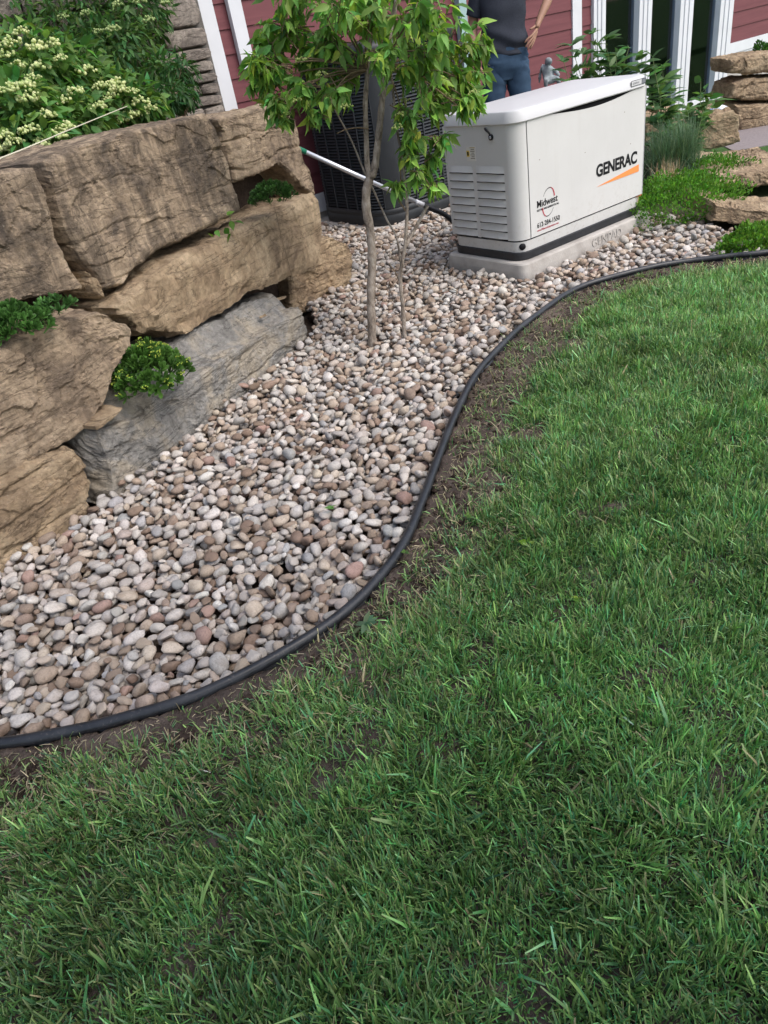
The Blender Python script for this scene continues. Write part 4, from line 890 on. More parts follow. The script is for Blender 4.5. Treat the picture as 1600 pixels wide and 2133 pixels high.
def sedum(label, px_poly_c, t, rad, n, rs, c, seed, height=.06, name='stonecrop', cat='plant', flower=0):
    r = np.random.default_rng(seed); c0 = at(*px_poly_c, t); root = thing(name, (*c0[:2], c0[2]-height), label, cat, 'stonecrop cushions')
    for k in range(n):
        a_ = r.uniform(0, 2*np.pi); q = math.sqrt(r.uniform()); dx, dy = q*math.cos(a_), q*math.sin(a_)
        o = obj('rosette', ROS[int(r.integers(0,5))], None, root); s_ = rs*r.uniform(.75,1.25); lat = Rt*dx*rad[0]; fw = np.array([-Rt[1], Rt[0]])*dy*rad[1]
        z_ = height*(1-q*q*.9)+r.uniform(-.012,.012); o.location = (lat[0]+fw[0], lat[1]+fw[1], z_); o.scale = (s_, s_, s_*1.1)
        tl = .55*q; o.rotation_euler = (r.normal(0,.2)-dy*tl*0, r.normal(0,.2)+0, r.uniform(0,6.28))
        ax = Vector((lat[0]+fw[0], lat[1]+fw[1], rad[0]*(1.1-.5*q))).normalized(); o.rotation_euler = (ax.to_track_quat('Z','Y') @ Vector((0,0,1)).rotation_difference(Vector((r.normal(0,.18), r.normal(0,.18), 1)))).to_euler()
        cc = np.array(c)*math.exp(r.normal(0,.22)); o.color = (*cc, 1)
        if flower and r.uniform() < flower: blossom(root, origin(root)+np.array(o.location)+np.array(ax)*rs*.8, rs*.45, r, (.30,.42,.06), (.50,.55,.10), 10, 'flower_bud')
    return root
sedum('bright green stonecrop spilling onto the blue grey boulder', (297,728), 2.98, (.165,.16), 150, .038, (.075,.17,.03), 71, .16, flower=.35)
sedum('stonecrop cushion at the photo edge between two brown boulders', (15,640), 2.58, (.12,.12), 95, .030, (.06,.15,.03), 72, .10)
sedum('little stonecrop sprig on the ledge beneath the weathered top boulder', (104,628), 2.70, (.08,.05), 30, .027, (.06,.15,.035), 73, .035)
sedum('dense round stonecrop tuft under the square topped end boulder', (563,385), 3.82, (.135,.10), 120, .024, (.055,.13,.028), 74, .075)
rp = np.random.default_rng(75); root = thing('creeping_sprig', at(465,500,3.58), 'few bright leaves sprouting from the crack under the streaked slab', 'plant')
P_ = np.array([at(x+rp.normal(0,8), y+rp.normal(0,8), 3.57) for x, y in ((432,468),(470,445),(485,462),(478,478),(462,488),(455,492),(440,495),(468,470),(480,452),(474,492))])
foliage('foliage', root, LF_OV, P_, rp.normal(size=(10,3))+np.array([.3,-.5,0]), rp.uniform(.03,.055,10), leaf_colors(10, (.10,.22,.04), rp), rp, 8, 1.5)

# ------------------------------------------------------------------ planting beside the generator
def mat_mound(name, label, cen, rad, n, Lr, c, seed, tm=LF_SP, cat='ground cover', zs=.8, ns=0):
    r = np.random.default_rng(seed); root = thing(name, (cen[0], cen[1], 0), label, cat); d = unit(n, r); d[:,2] = np.abs(d[:,2]); q = r.uniform(.75, 1.0, (n,1))
    lump = 1+.34*fbm(d*2.6+seed, 2, seed); p_ = np.array(cen)+d*np.array(rad)*q*lump[:,None]; L_ = r.uniform(*Lr, n); ax = d*.8+np.array([0,0,.35])+r.normal(0,.55,(n,3))
    foliage('foliage', root, tm, p_, ax, L_, leaf_colors(n, c, r, .3, .12), r, ns, 1.2); return root
g1 = gz(1415, 478)
mat_mound('ground_cover', 'bright green mounded ground cover at the far corner of the generator', (*(gz(1420,470)[:2]+np.array([.28,.22])), 0), (.42,.40,.25), 7000, (.013,.026), (.10,.235,.03), 81, ns=60)
mat_mound('ground_cover', 'green ground cover spreading in front of the wide ledge rock', (*at(1480,385,5.75)[:2], -.02), (.38,.32,.17), 4200, (.013,.026), (.09,.21,.03), 83, ns=40)
mat_mound('ground_cover', 'green ground cover at the photo edge against the black edging', (*(gz(1570,508)[:2]+np.array([.02,.02])), -.02), (.30,.16,.11), 4200, (.014,.028), (.10,.215,.03), 82, ns=60)
mat_mound('ground_cover', 'dark mossy plant on top of the three stone wall', (*at(1600,112,7.7)[:2], at(1600,112,7.7)[2]-.06), (.20,.2,.17), 1500, (.02,.035), (.04,.11,.02), 84)
def tuft(name, label, p, n, Lr, spread, c, seed, wid=.003, cat='grass clump'):
    r = np.random.default_rng(seed); root = thing(name, p, label, cat); az = r.uniform(0, 2*np.pi, n); L_ = r.uniform(*Lr, n); ln = np.abs(r.normal(0, spread, n)); V=[]; k = 5
    b0 = np.c_[r.normal(0,.05,(n,2)), np.zeros(n)]; dr_ = np.c_[np.cos(az), np.sin(az)]; sd = np.c_[-np.sin(az), np.cos(az), np.zeros(n)]
    for t in np.linspace(0, 1, k):
        th = ln*(.4+1.0*t); h_ = L_*t; c_ = b0+np.c_[dr_*(np.sin(th)*h_)[:,None], np.cos(th)*h_]; w_ = wid*(1-t*.85); V += [c_-sd*w_, c_+sd*w_]
    V = np.stack(V, 1).reshape(-1, 3); Q = []
    for q in range(k-1): Q.append(np.stack([np.arange(n)*2*k+2*q, np.arange(n)*2*k+2*q+1, np.arange(n)*2*k+2*q+3, np.arange(n)*2*k+2*q+2], 1))
    me = mesh_np('blades', V, np.concatenate(Q)); set_col(me, np.repeat(leaf_colors(n, c, r, .2, .1), 2*k, 0)); tag(obj('blades', me, M_grass, root), kind='stuff'); return root
pg = at(1420, 345, 5.75); tuft('grass_clump', 'fine blue green grass clump between generator and dark boulder', (pg[0], pg[1], .05), 900, (.25,.48), .45, (.13,.21,.12), 91)
pg = at(1385, 340, 5.6); tuft('grass_clump', 'fine grass clump right behind the generator corner', (pg[0]+.1, pg[1]+.1, .05), 600, (.25,.45), .5, (.115,.19,.105), 92)
pg = at(1392, 372, 5.45); tuft('dry_grass', 'small tuft of dry straw coloured grass above the ground cover', (pg[0], pg[1], max(pg[2]-.05,.0)), 220, (.10,.22), .6, (.42,.31,.20), 93)
def leafy(name, label, foot, tips, tm, Lr, c, seed, nper=34, ws=1.0, ns=120, cat='plant'):
    r = np.random.default_rng(seed); root = thing(name, foot, label, cat); P_=[]; A_=[]; st=[]
    for e_ in tips:
        pa = smooth_path([np.array(foot)+np.append(r.normal(0,.06,2),0), (np.array(foot)*.55+np.array(e_)*.45)+r.normal(0,.03,3), np.array(e_)], 12); st.append(tube_arr(pa, np.linspace(.006,.002,12), 6, False)); up_ = pa[-1]-pa[0]; up_ /= np.linalg.norm(up_)
        for q in range(nper):
            u = r.uniform(.15, 1)**.8; P_.append(pa[min(11, int(u*11.9))]); a_ = r.uniform(0, 2*np.pi); A_.append(np.array([math.cos(a_), math.sin(a_), .25])+up_*.3+r.normal(0,.2,3))
    P_ = np.array(P_); A_ = np.array(A_); n_ = len(P_); V, Q, T = join(st); tag(part('stems', V, Q, T, plain('green_stem', (.12,.16,.06), .7), root), kind='stuff')
    foliage('foliage', root, tm, P_, A_, r.uniform(*Lr, n_), leaf_colors(n_, c, r, .28, .12), r, ns, ws); return root
tp = [(1190,95),(1215,112),(1235,70),(1245,95),(1262,85),(1285,118),(1310,100),(1325,125),(1345,130),(1222,140),(1270,130),(1300,145),(1175,130),(1200,150),(1350,160),(1365,180)]
ft = at(1270, 230, 6.2); leafy('leafy_perennial', 'tall green perennial with pointed leaves rising behind the generator lid', (ft[0], ft[1], .18), [at(x, y, 6.2+(i % 4)*.12-.2) for i, (x, y) in enumerate(tp)], LF_LA, (.09,.16), (.09,.175,.075), 101, 38, 1.35)
tp = [(1360,120),(1380,140),(1395,170),(1402,200),(1370,175),(1385,230),(1365,230),(1375,260),(1398,245)]
ft = at(1375, 330, 5.9); leafy('leafy_perennial', 'upright green perennial against the glass doors beside the generator corner', (ft[0], ft[1], .05), [at(x, y, 5.9+(i % 3)*.1) for i, (x, y) in enumerate(tp)], LF_LA, (.09,.16), (.095,.185,.075), 102, 40, 1.25)
tp = [(1460,170),(1470,185),(1440,210),(1425,215),(1478,205),(1450,235),(1465,225),(1430,240),(1485,225)]
ft = at(1440, 300, 6.3); leafy('leafy_perennial', 'sparse leafy sapling in front of the dark stained boulder', (ft[0], ft[1], .05), [at(x, y, 6.25+(i % 3)*.06) for i, (x, y) in enumerate(tp)], LF_OV, (.07,.12), (.09,.18,.06), 103, 18, 1.2)
# crumpled wrapper on the boulder
r = np.random.default_rng(110); V0, T0 = IC3; pw = at(1492, 228, 6.62); wr = thing('plastic_bottle', pw, 'crushed clear and blue plastic bottle lying on the dark boulder', 'bottle')
def crumple(s): return V0*(1+.25*fbm(V0*2.0+s, 2, s)+.12*fbm(V0*5+s, 2, s+2))[:,None]
M_pl = plain('cloudy_plastic', (.62,.68,.76), .2, .5, var=.25, sc=25); M_bl = plain('blue_label', (.08,.28,.62), .35, .4, var=.3, sc=30)
ax3 = np.array([*Rt, .12]); 
def plc(V, c_, s_): 
    F = np.stack([ax3/np.linalg.norm(ax3), np.array([-Rt[1], Rt[0], 0]), np.array([0,0,1.0])], 1); return (V*np.array(s_))@F.T+c_
part('bottle_body', plc(crumple(3), pw+np.append(Rt*.03, .0), (.062,.035,.032)), None, T0, M_pl, wr, False); part('bottle_label', plc(crumple(5), pw-np.append(Rt*.05, .02), (.032,.034,.030)), None, T0, M_bl, wr, False)
part('bottle_cap', plc(crumple(8), pw+np.append(Rt*.095, -.012), (.014,.016,.016)), None, T0, M_white, wr, False)

# ------------------------------------------------------------------ skinned figures
def skin(name, J, E_, rootj, mat, parent, sub=2, jitter=None):
    names = list(J); me = bpy.data.meshes.new(name); me.from_pydata([tuple(J[n][0]) for n in names], [(names.index(a), names.index(b)) for a, b in E_], [])
    o = bpy.data.objects.new(name, me); col.objects.link(o); md = o.modifiers.new('skin', 'SKIN'); md.use_smooth_shade = True
    for k, n in enumerate(names):
        sv = me.skin_vertices[0].data[k]; rr_ = J[n][1]; sv.radius = rr_ if isinstance(rr_, tuple) else (rr_, rr_); sv.use_root = (n == rootj)
    s = o.modifiers.new('sub', 'SUBSURF'); s.levels = sub; s.render_levels = sub; bpy.context.view_layer.update()
    m2 = bpy.data.meshes.new_from_object(o.evaluated_get(bpy.context.evaluated_depsgraph_get())); bpy.data.objects.remove(o)
    m2.name = name; V = np.zeros(len(m2.vertices)*3, np.float32); m2.vertices.foreach_get('co', V); V = V.reshape(-1, 3)
    if jitter is not None:
        N_ = np.zeros(len(m2.vertices)*3, np.float32); m2.vertices.foreach_get('normal', N_); V = V+N_.reshape(-1,3)*jitter(V)[:,None]
    V = V.astype(np.float32); m2.vertices.foreach_set('co', V.ravel()); m2.polygons.foreach_set('use_smooth', np.ones(len(m2.polygons), bool)); m2.materials.clear(); m2.update()
    return obj(name, m2, mat, parent)
pf = at(1052, 120, 6.0); PB = np.array([pf[0], pf[1], .20]); fwd = np.array([Rt[1], -Rt[0]])          # towards the camera
pw_ = np.array([-Rt[1], Rt[0]]); fwd = -pw_
person = thing('person', PB, 'person in dark grey t-shirt and blue jeans standing with hand on hip', 'person')
def L3(u, z, w=0.0): return (Rt[0]*u+fwd[0]*w, Rt[1]*u+fwd[1]*w, z)
M_skin = plain('skin', (.30,.165,.11), .55, .35, var=.08, sc=20); M_shirt = NT('tshirt', .9, .1); M_shirt.color(M_shirt.mix(.5, (.036,.040,.052), M_shirt.ramp(M_shirt.noise(120, 3), [(.3,.7),(.7,1.3)]), 'MULTIPLY')); M_shirt = M_shirt.m
M_jean = NT('denim', .9, .1); M_jean.color(M_jean.ramp(M_jean.noise(7, 5, .6), [(.3, (.022,.042,.075)), (.7, (.05,.085,.135))])); M_jean.bump(M_jean.noise(300, 2), .3, .002); M_jean = M_jean.m
M_hair = plain('hair', (.02,.015,.012), .7, .3); M_shoe = plain('shoe', (.05,.045,.04), .7, .2)
body = {'pel':(L3(0,.93),(.11,.08)),'waist':(L3(0,1.08),(.10,.075)),'chest':(L3(0,1.30),(.11,.08)),'neck0':(L3(0,1.44),(.075,.07)),'neck':(L3(0,1.51,.01),.052),'head0':(L3(0,1.58,.03),(.062,.072)),'head':(L3(0,1.67,.03),(.075,.092)),'crown':(L3(0,1.745,.015),(.05,.06)),
 'shL':(L3(.18,1.40),.055),'elL':(L3(.42,1.27,-.10),.042),'faL':(L3(.37,1.19,-.02),.042),'wrL':(L3(.285,1.075,.06),.027),'pmL':(L3(.255,1.02,.09),(.034,.020)),
 'shR':(L3(-.18,1.40),.055),'elR':(L3(-.25,1.12,-.04),.042),'faR':(L3(-.26,1.02,.02),.041),'wrR':(L3(-.26,.87,.10),.027),'pmR':(L3(-.255,.80,.12),(.034,.020)),
 'hpL':(L3(.09,.86),.08),'knL':(L3(.10,.48,.02),.055),'anL':(L3(.11,.09,-.01),.035),'hpR':(L3(-.09,.86),.08),'knR':(L3(-.11,.48,.03),.055),'anR':(L3(-.12,.09,-.01),.035)}
be = [('pel','waist'),('waist','chest'),('chest','neck0'),('neck0','neck'),('neck','head0'),('head0','head'),('head','crown'),('chest','shL'),('shL','elL'),('elL','faL'),('faL','wrL'),('wrL','pmL'),('chest','shR'),('shR','elR'),('elR','faR'),('faR','wrR'),('wrR','pmR'),('pel','hpL'),('hpL','knL'),('knL','anL'),('pel','hpR'),('hpR','knR'),('knR','anR')]
skin('body', body, be, 'pel', M_skin, person)
def hand(pts_list, nm='finger'):
    for pts_, rad in pts_list:
        P_ = smooth_path(np.array(pts_), 10); V, Q, T = tube_arr(P_, np.linspace(rad, rad*.72, 10)*np.array([1,1,1,1.02,1,1,1,.97,.9,.55]), 10); o_ = part(nm, V+PB, Q, T, M_skin, person)
hand([([L3(.268,1.03,.085),L3(.218,.99,.128),L3(.175,.968,.142),L3(.148,.945,.142)],.0105),([L3(.262,1.02,.085),L3(.216,.968,.128),L3(.178,.938,.142),L3(.153,.912,.142)],.0108),([L3(.262,1.01,.08),L3(.222,.953,.12),L3(.190,.918,.135),L3(.169,.893,.135)],.0103),([L3(.264,1.005,.07),L3(.234,.948,.103),L3(.210,.915,.12),L3(.194,.893,.12)],.0092),([L3(.262,1.05,.08),L3(.225,1.035,.105),L3(.198,1.03,.108)],.0105)])
hand([([L3(-.255+dx,.81,.12),L3(-.255+dx*1.3,.755,.135),L3(-.25+dx*1.3,.71-abs(dx)*-.3,.135)],.0093) for dx in (-.028,-.009,.010,.027)]+[([L3(-.235,.84,.115),L3(-.215,.80,.14),L3(-.212,.765,.15)],.0105)])
def folds(V):
    P_ = V.astype(float)-0; k_ = np.clip((1.28-P_[:,2])*3.2, 0, 1)
    return (.011*np.sin(P_[:,2]*38+14*(P_[:,:2]@Rt)+5*fbm(P_*4, 2, 3))*k_+.010*fbm(P_*9, 2, 4)).astype(np.float32)
def garment(name, rows, mat, parent, disp, n=56, cx_=0.0):
    R_ = []
    for z_, w_, d_, u0, f0 in rows:
        a = np.arange(n)*2*np.pi/n; ca, sa = np.cos(a), np.sin(a); e_ = .82
        u = u0+w_*np.sign(ca)*np.abs(ca)**e_; f_ = f0+d_*np.sign(sa)*np.abs(sa)**e_
        R_.append(np.stack([Rt[0]*u+fwd[0]*f_, Rt[1]*u+fwd[1]*f_, np.full(n, z_)], 1))
    R_ = np.array(R_); m_ = len(R_); k_ = 5; fine = np.concatenate([np.stack([smooth_path(R_[:,q], m_*k_) for q in range(n)], 1)])
    V = fine.reshape(-1, 3); nr = fine-fine.mean(1, keepdims=True); nr[...,2] = 0; nr /= np.linalg.norm(nr, axis=-1, keepdims=True)+1e-9
    V = V+nr.reshape(-1, 3)*disp(V)[:,None]; rings = [V[q*n:(q+1)*n] for q in range(m_*k_)]; V, Q, T = loft(rings)
    return part(name, V+PB, Q, T, mat, parent)
ts = garment('t_shirt', [(.875,.178,.128,0,.0),(.93,.186,.135,0,.005),(1.0,.182,.135,0,.01),(1.10,.176,.130,0,.01),(1.22,.188,.132,0,.005),(1.33,.205,.128,0,0),(1.41,.190,.105,0,0),(1.455,.12,.08,0,0),(1.475,.068,.062,0,.005)], M_shirt, person, folds)
for sh_, el_ in ((L3(.16,1.385), L3(.34,1.315,-.06)), (L3(-.16,1.385), L3(-.232,1.19,-.03))):
    V, Q, T = tube_arr(smooth_path([np.array(sh_), np.array(sh_)*.5+np.array(el_)*.5, np.array(el_)], 14), np.linspace(.082, .068, 14), 20); part('sleeve', V*1.0+PB+np.zeros(3), Q, T, M_shirt, ts)
jeanf = lambda V: (.006*fbm(V.astype(float)*np.array([9,9,20]), 3, 6)+.004*np.sin(V[:,2]*70+8*fbm(V.astype(float)*5, 2, 9))*(np.abs(V[:,2]-.74) < .12)).astype(np.float32)
jn = garment('jeans', [(.70,.150,.105,0,.0),(.76,.190,.128,0,0),(.83,.198,.135,0,0),(.90,.186,.132,0,0),(.97,.172,.120,0,0),(1.0,.165,.115,0,0)], M_jean, person, jeanf)
for s_ in (-1, 1):
    garment('trouser_leg', [(.04,.068,.072,.135*s_,.0),(.10,.066,.070,.132*s_,.0),(.30,.074,.076,.125*s_,-.005),(.48,.084,.088,.118*s_,.015),(.62,.097,.102,.108*s_,.01),(.74,.106,.120,.098*s_,0),(.82,.10,.12,.092*s_,0)], M_jean, jn, jeanf, 36)
for s_ in (-1, 1): V, Q, T = tube_arr(np.array([L3(.125*s_,.045,-.08),L3(.125*s_,.05,0),L3(.13*s_,.045,.1),L3(.135*s_,.035,.19)])+PB, [.04,.05,.046,.03], 12); part('shoe', V, Q, T, M_shoe, person)
V0, T0 = IC3; hv_ = V0[:,2] > -.15; part('hair', V0*np.array([.085,.085,.10])*(1+.05*fbm(V0*4, 2, 2))[:,None]+PB+np.array(L3(0,1.715,-.012)), None, T0, M_hair, person)
for s_ in (-1, 1):
    part('ear', V0*np.array([.012,.012,.03])+PB+np.array(L3(.08*s_,1.655,.02)), None, T0, M_skin, person); part('eye', V0*.011+PB+np.array(L3(.032*s_,1.665,.112)), None, T0, M_white, person)
part('nose', V0*np.array([.013,.013,.026])+PB+np.array(L3(0,1.645,.125)), None, T0, M_skin, person); part('mouth', V0*np.array([.022,.010,.006])+PB+np.array(L3(0,1.605,.108)), None, T0, M_red, person)

# small grey garden statue beside the perennials
M_st = plain('weathered_cast_stone', (.25,.285,.30), .9, .1, var=.3, sc=30, bump=.5, bsc=80)
sp = at(1142, 178, 6.9); stt = thing('garden_statue', (sp[0], sp[1], .15), 'small grey winged garden figurine against the red siding', 'statue'); zb_ = sp[2]-.15
bm = bmesh.new(); box(bm, sp[0]-.10, sp[0]+.10, sp[1]-.10, sp[1]+.10, .12, sp[2]-.02); bm_part('pedestal', bm, M_st, stt, False, .02)
sj = {'seat':(L3(0,zb_+.02),(.055,.05)),'belly':(L3(0,zb_+.08),(.05,.045)),'chest':(L3(-.005,zb_+.14),(.045,.04)),'neck':(L3(-.005,zb_+.175),.025),'head':(L3(0,zb_+.205,.01),.038),'top':(L3(.0,zb_+.235,.01),.025),'snout':(L3(.035,zb_+.195,.04),.016),'kneeL':(L3(.08,zb_+.055,.06),.024),'footL':(L3(.10,zb_+.0,.05),.02),'kneeR':(L3(-.03,zb_+.05,.075),.024),'footR':(L3(-.035,zb_-.005,.06),.02),'elL':(L3(.075,zb_+.11,.03),.016),'haL':(L3(.095,zb_+.065,.06),.014),'w1':(L3(-.045,zb_+.17,-.02),.018),'w2':(L3(-.07,zb_+.10,-.04),(.022,.012)),'w3':(L3(-.075,zb_+.03,-.045),.01)}
skin('figure', sj, [('seat','belly'),('belly','chest'),('chest','neck'),('neck','head'),('head','top'),('head','snout'),('seat','kneeL'),('kneeL','footL'),('seat','kneeR'),('kneeR','footR'),('chest','elL'),('elL','haL'),('chest','w1'),('w1','w2'),('w2','w3')], 'seat', M_st, stt, 2, lambda V: (.005*fbm(V.astype(float)*40, 2, 3)).astype(np.float32))

# ------------------------------------------------------------------ lawn
r = np.random.default_rng(200)
poly = np.array([(-4.4,-1.0),(-4.4,-2.3),(-3.5,-3.3),(-2.3,-3.6),(-.9,-3.0),(.3,-2.3),(1.75,-1.9),(1.6,-1.25),(1.1,-.95),(.3,-.45),(-.2,-.3),(-.6,-.45),(-1.5,-.9),(-2.2,-1.4),(-2.6,-1.6),(-3.4,-1.35)])
ND = 1000000; P_ = np.c_[r.uniform(-4.4, 1.75, ND), r.uniform(-3.6, -.3, ND)]
P_ = P_[inpoly(P_, poly)]; P_ = P_[lawn_side(P_)]
# thin the lawn away from the camera's view, keep it dense where it is seen
pp = pj(np.c_[P_, np.zeros(len(P_))]); infr = (pp[:,0] > -160) & (pp[:,0] < 1760) & (pp[:,1] < 2330) & (pp[:,2] > .3)
P_ = P_[infr | (r.uniform(size=len(P_)) < .25)]
ds = polydist(P_, edge); q = np.c_[P_, np.zeros(len(P_))]
nz = fbm(q*5.5, 3, 41); nz2 = fbm(q*16, 2, 43); patch = fbm(q*1.3, 2, 47)
wdt = .13+.07*fbm(q*1.7, 2, 45)+.17*np.exp(-((P_[:,0]+1.2)/.85)**2)-.07*np.clip((-2.2-P_[:,0])*2, 0, 1)
den = np.clip((ds-wdt*(.85+.5*nz))/np.where(P_[:,0] < -2.2, .07, .13), 0, 1)**1.3*np.where((P_[:,0] < -2.35) & (ds < .45), np.clip(.62+1.1*nz+.6*ds, .10, 1), 1)*np.clip(1.15+.35*nz2+.25*nz, .75, 1); den = np.maximum(den, (.035+np.where(P_[:,0] < -2.2, .30, .09)*np.clip(nz2*2-.1, 0, 1)+.07*(P_[:,0] < -2.2))*(ds > .022)); den[ds < .02] = 0
keep = r.uniform(size=len(P_)) < den; P_, ds, nz, nz2, patch = P_[keep], ds[keep], nz[keep], nz2[keep], patch[keep]; n = len(P_)
az = r.uniform(0, 2*np.pi, n)*.75+2.5*vnoise(np.c_[P_*3, np.zeros(n)], 51)+2.2*vnoise(np.c_[P_*14, np.zeros(n)], 52); lean = np.clip(np.abs(r.normal(.45, .36, n)), .03, 1.35)
sparse = np.clip(1-ds/.35, 0, 1); lean = np.clip(lean+.35*sparse*r.uniform(size=n), 0, 1.45)
Ln = r.uniform(.022, .058, n)*(1+.28*nz2+.22*vnoise(np.c_[P_*10, np.zeros(n)], 63))*(1-.25*sparse); longb = r.uniform(size=n) < .035; Ln[longb] *= 1.55; wd_ = (r.uniform(.0010, .0021, n)+.0011*(r.uniform(size=n) < .12))*np.where(longb, 1.4, 1)
dr_ = np.c_[np.cos(az), np.sin(az)]; twist = az+np.pi/2+r.normal(0,.5,n); sd = np.c_[np.cos(twist), np.sin(twist), r.normal(0,.25,n)]
base_ = np.c_[P_, np.full(n, -.006)]; V = []
for t, wk in ((0, .8), (.5, 1.0), (1.0, .45)):
    th = lean*(.55+.75*t); h_ = Ln*t; c_ = base_+np.c_[dr_*(np.sin(th)*h_)[:,None], np.cos(th)*h_]; V += [c_-sd*(wd_*wk)[:,None], c_+sd*(wd_*wk)[:,None]]
V = np.stack(V, 1).reshape(-1, 3); k = np.arange(n)*6
Q = np.concatenate([np.stack([k, k+1, k+3, k+2], 1), np.stack([k+2, k+3, k+5, k+4], 1)])
gc = np.array([.142,.278,.078])[None]*np.exp(r.normal(-.05,.46,(n,1)))*(1+.25*patch[:,None]+.28*vnoise(np.c_[P_*9, np.zeros(n)], 61)[:,None])*(1+r.normal(0,.16,(n,1))*np.array([1.3,.1,.2])); bl = r.uniform(size=n) < .22; gc[bl] *= np.array([.78,1.0,1.5])
dry = r.uniform(size=n) < .028+.30*sparse; gc[dry] = np.array([.30,.245,.14])*np.exp(r.normal(0,.3,(dry.sum(),1)))
tipc = gc.copy(); ty = r.uniform(size=n) < .35; tipc[ty] = gc[ty]*.55+np.array([.20,.21,.09]); CCg = np.stack([gc, gc, gc*.8+tipc*.2, gc*.8+tipc*.2, tipc, tipc], 1).reshape(-1, 3)
me = mesh_np('lawn_grass', V, Q); set_col(me, np.clip(CCg, .003, .8))
tag(obj('lawn_grass', me, M_grass), 'short mown green lawn grass thinning to bare soil along the edging', 'grass', kind='stuff')
# dry clippings lying on the bare strip
n = 5200; u = r.integers(0, len(edge)-1, n); tn = np.gradient(edge, axis=0); tn /= np.linalg.norm(tn, axis=1)[:,None]
Pc = edge[u]-np.c_[-tn[u,1], tn[u,0]]*(r.uniform(.02, .38, n))[:,None]+r.normal(0,.02,(n,2)); Pc = Pc[lawn_side(Pc) & (polydist(Pc, edge) > .022)]; n = len(Pc)
az = r.uniform(0, 2*np.pi, n); ll = r.uniform(.008, .032, n); d_ = np.c_[np.cos(az), np.sin(az), r.normal(0,.18,n)]*ll[:,None]/2; sd = np.c_[-np.sin(az), np.cos(az), r.normal(0,.3,n)]*r.uniform(.0006,.0013,n)[:,None]; c_ = np.c_[Pc, r.uniform(.012,.02,n)]
V = np.stack([c_-d_-sd, c_-d_+sd, c_+sd+np.array([0,0,.002]), c_-sd+np.array([0,0,.002]), c_+d_+sd*.6, c_+d_-sd*.6], 1).reshape(-1, 3); k = np.arange(n)*6
me = mesh_np('grass_clippings', V, np.concatenate([np.stack([k, k+1, k+2, k+3], 1), np.stack([k+3, k+2, k+4, k+5], 1)])); cc_ = np.where(r.uniform(size=(n,1)) < .7, np.array([[.34,.28,.18]]), np.array([[.16,.22,.08]]))*np.exp(r.normal(0,.35,(n,1))); set_col(me, np.repeat(np.clip(cc_, .01, .8), 6, 0))
tag(obj('grass_clippings', me, M_grass), 'dry grass clippings scattered over the bare soil strip by the edging', 'clippings', kind='stuff')
# crumbs of soil in the bare strip
n = 2600; u = r.integers(0, len(edge)-1, n); off_ = np.abs(r.normal(.03, .10, n))+.02; tn = np.gradient(edge, axis=0); tn /= np.linalg.norm(tn, axis=1)[:,None]
Pc = edge[u]-np.c_[-tn[u,1], tn[u,0]]*off_[:,None]+r.normal(0,.02,(n,2)); okk = lawn_side(Pc) & (polydist(Pc, edge) > .02); Pc = Pc[okk]; n = len(Pc)
sz = np.clip(r.lognormal(math.log(.0045), .5, n), .002, .016); V0, T0 = ICO1; V = V0[None]*(1+.35*r.normal(size=(n,len(V0),1)))*sz[:,None,None]*np.array([1,1,.8])+np.c_[Pc, np.full(n, .006)][:,None]
tag(part('soil_crumbs', V.reshape(-1,3), None, (T0[None]+(np.arange(n)*len(V0))[:,None,None]).reshape(-1,3), M_soil, None, False), 'dark crumbs of soil along the lawn side of the edging', 'soil', kind='stuff')
# unseen tree added behind the viewpoint so its crown dims the near lawn
r = np.random.default_rng(400); yt = thing('added_shade_tree', (-3.6, -7.2, 0), 'unseen tree added behind the viewpoint to dim the near lawn', 'tree')
V, Q, T = tube_arr(smooth_path([(-3.6,-7.2,-.1),(-3.55,-7.1,1.4),(-3.4,-6.9,2.6),(-3.2,-6.6,3.8)], 16), np.linspace(.17,.08,16), 14); part('trunk', V, Q, T, M_bark, yt)
for e_ in ((-5.0,-6.4,3.9),(-1.9,-6.2,4.0),(-3.4,-5.4,4.2),(-2.6,-7.6,4.3),(-4.4,-7.5,4.4)):
    V, Q, T = tube_arr(smooth_path([(-3.5,-7.0,1.9),((-3.5+e_[0])/2,(-7.0+e_[1])/2,3.2),e_], 10), np.linspace(.075,.02,10), 8); part('limb', V, Q, T, M_bark, yt)
n = 8500; cb = np.array([(-4.7,-6.0,3.7),(-2.2,-5.9,3.7),(-3.4,-5.3,3.6),(-3.2,-6.8,4.5),(-1.2,-6.4,4.2),(-5.4,-6.8,4.2),(-2.9,-4.9,3.2),(-1.9,-5.2,3.3),(-3.6,-5.0,3.2)]); kx = r.integers(0, len(cb), n); P_ = cb[kx]+unit(n, r)*np.array([1.15,1.0,.85])*r.uniform(.2,1,(n,1))**.5
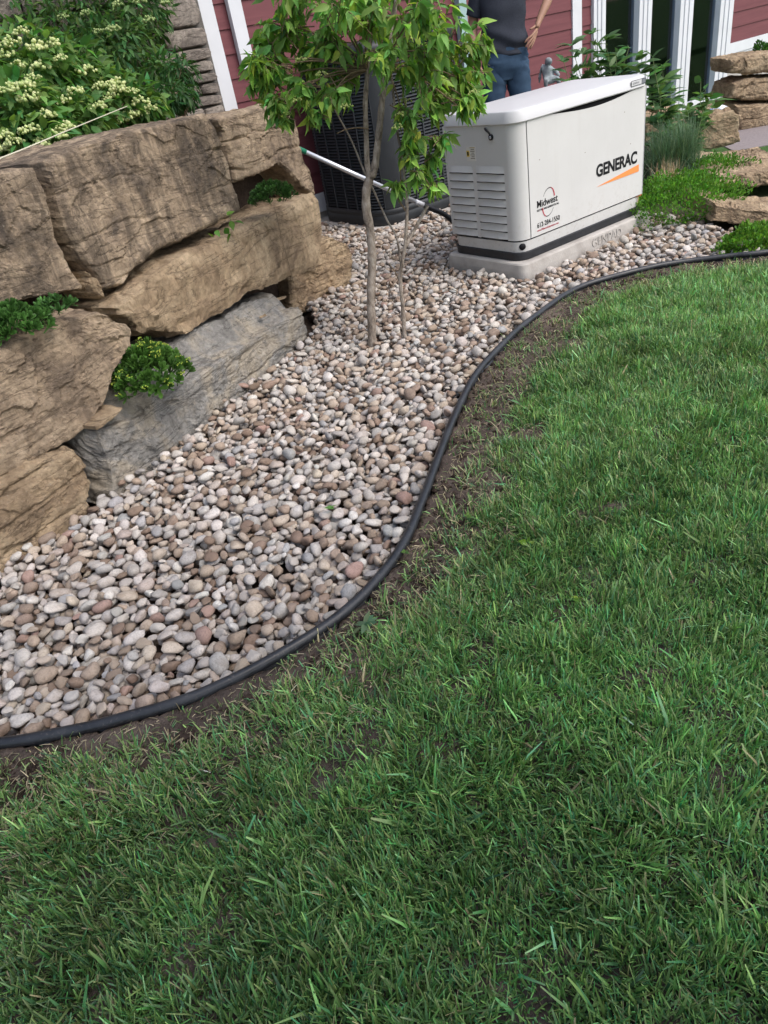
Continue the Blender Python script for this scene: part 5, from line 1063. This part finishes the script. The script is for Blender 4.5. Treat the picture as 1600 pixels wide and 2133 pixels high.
foliage('crown', yt, LF_SP, P_, unit(n, r)+np.array([0,0,-.4]), r.uniform(.20,.32,n), leaf_colors(n, (.06,.12,.035), r), r, 0, 1.3)
# a few weeds and fallen bits
def weed(label, x, y, n, L_, seed, c=(.10,.19,.045), tm=LF_OV, ws=1.2, name='weed'):
    r = np.random.default_rng(seed); p = gz(x, y, .01); root = thing(name, p, label, 'weed'); az = np.arange(n)*2.4+r.normal(0,.3,n); ax = np.c_[np.cos(az), np.sin(az), r.uniform(.1,.6,n)]
    foliage('foliage', root, tm, np.tile(p, (n,1))+r.normal(0,.006,(n,3))*np.array([1,1,0])+np.array([0,0,.018]), ax, r.uniform(.7,1.1,n)*L_, leaf_colors(n, c, r, .15, .1), r, n-1, ws); return root
weed('pale jagged thistle seedling on bare soil by the curve of the edging', 765, 1312, 9, .045, 301, (.13,.20,.11), LF_LA, 1.5)
weed('bright yellow green weed in the middle of the lawn', 1095, 1142, 5, .028, 302, (.20,.34,.05))
weed('single bright leaflet standing in the lawn right of centre', 1200, 1255, 3, .026, 303, (.22,.34,.05))
weed('clover like weed on the soil below the narrow of the bed', 975, 1082, 7, .018, 304, (.14,.26,.06))
weed('tiny green sprout at the foot of the edging', 845, 1162, 4, .022, 305, (.12,.24,.06))
weed('small weed by the far stretch of the edging', 1335, 582, 6, .03, 306, (.12,.24,.04))
weed('fallen green leaf lying on the gravel', 690, 1066, 2, .035, 307, (.10,.20,.05), name='fallen_leaf')
for lab, x, y, a_, l_ in (('brown twig lying in the lawn below the edging curve', 965, 1195, .6, .10), ('thin dry twig on the lawn near the left foreground', 735, 1690, 2.4, .08), ('short dry stick in the lawn under the generator', 1440, 640, .3, .09)):
    p = gz(x, y, .02); d = np.array([math.cos(a_), math.sin(a_), .05]); V, Q, T = tube_arr(smooth_path([p-d*l_/2, p+np.array([.004,.004,.004]), p+d*l_/2], 8), np.linspace(.0025,.0012,8), 6); tag(part('fallen_twig', V, Q, T, M_twig, None), lab, 'twig')
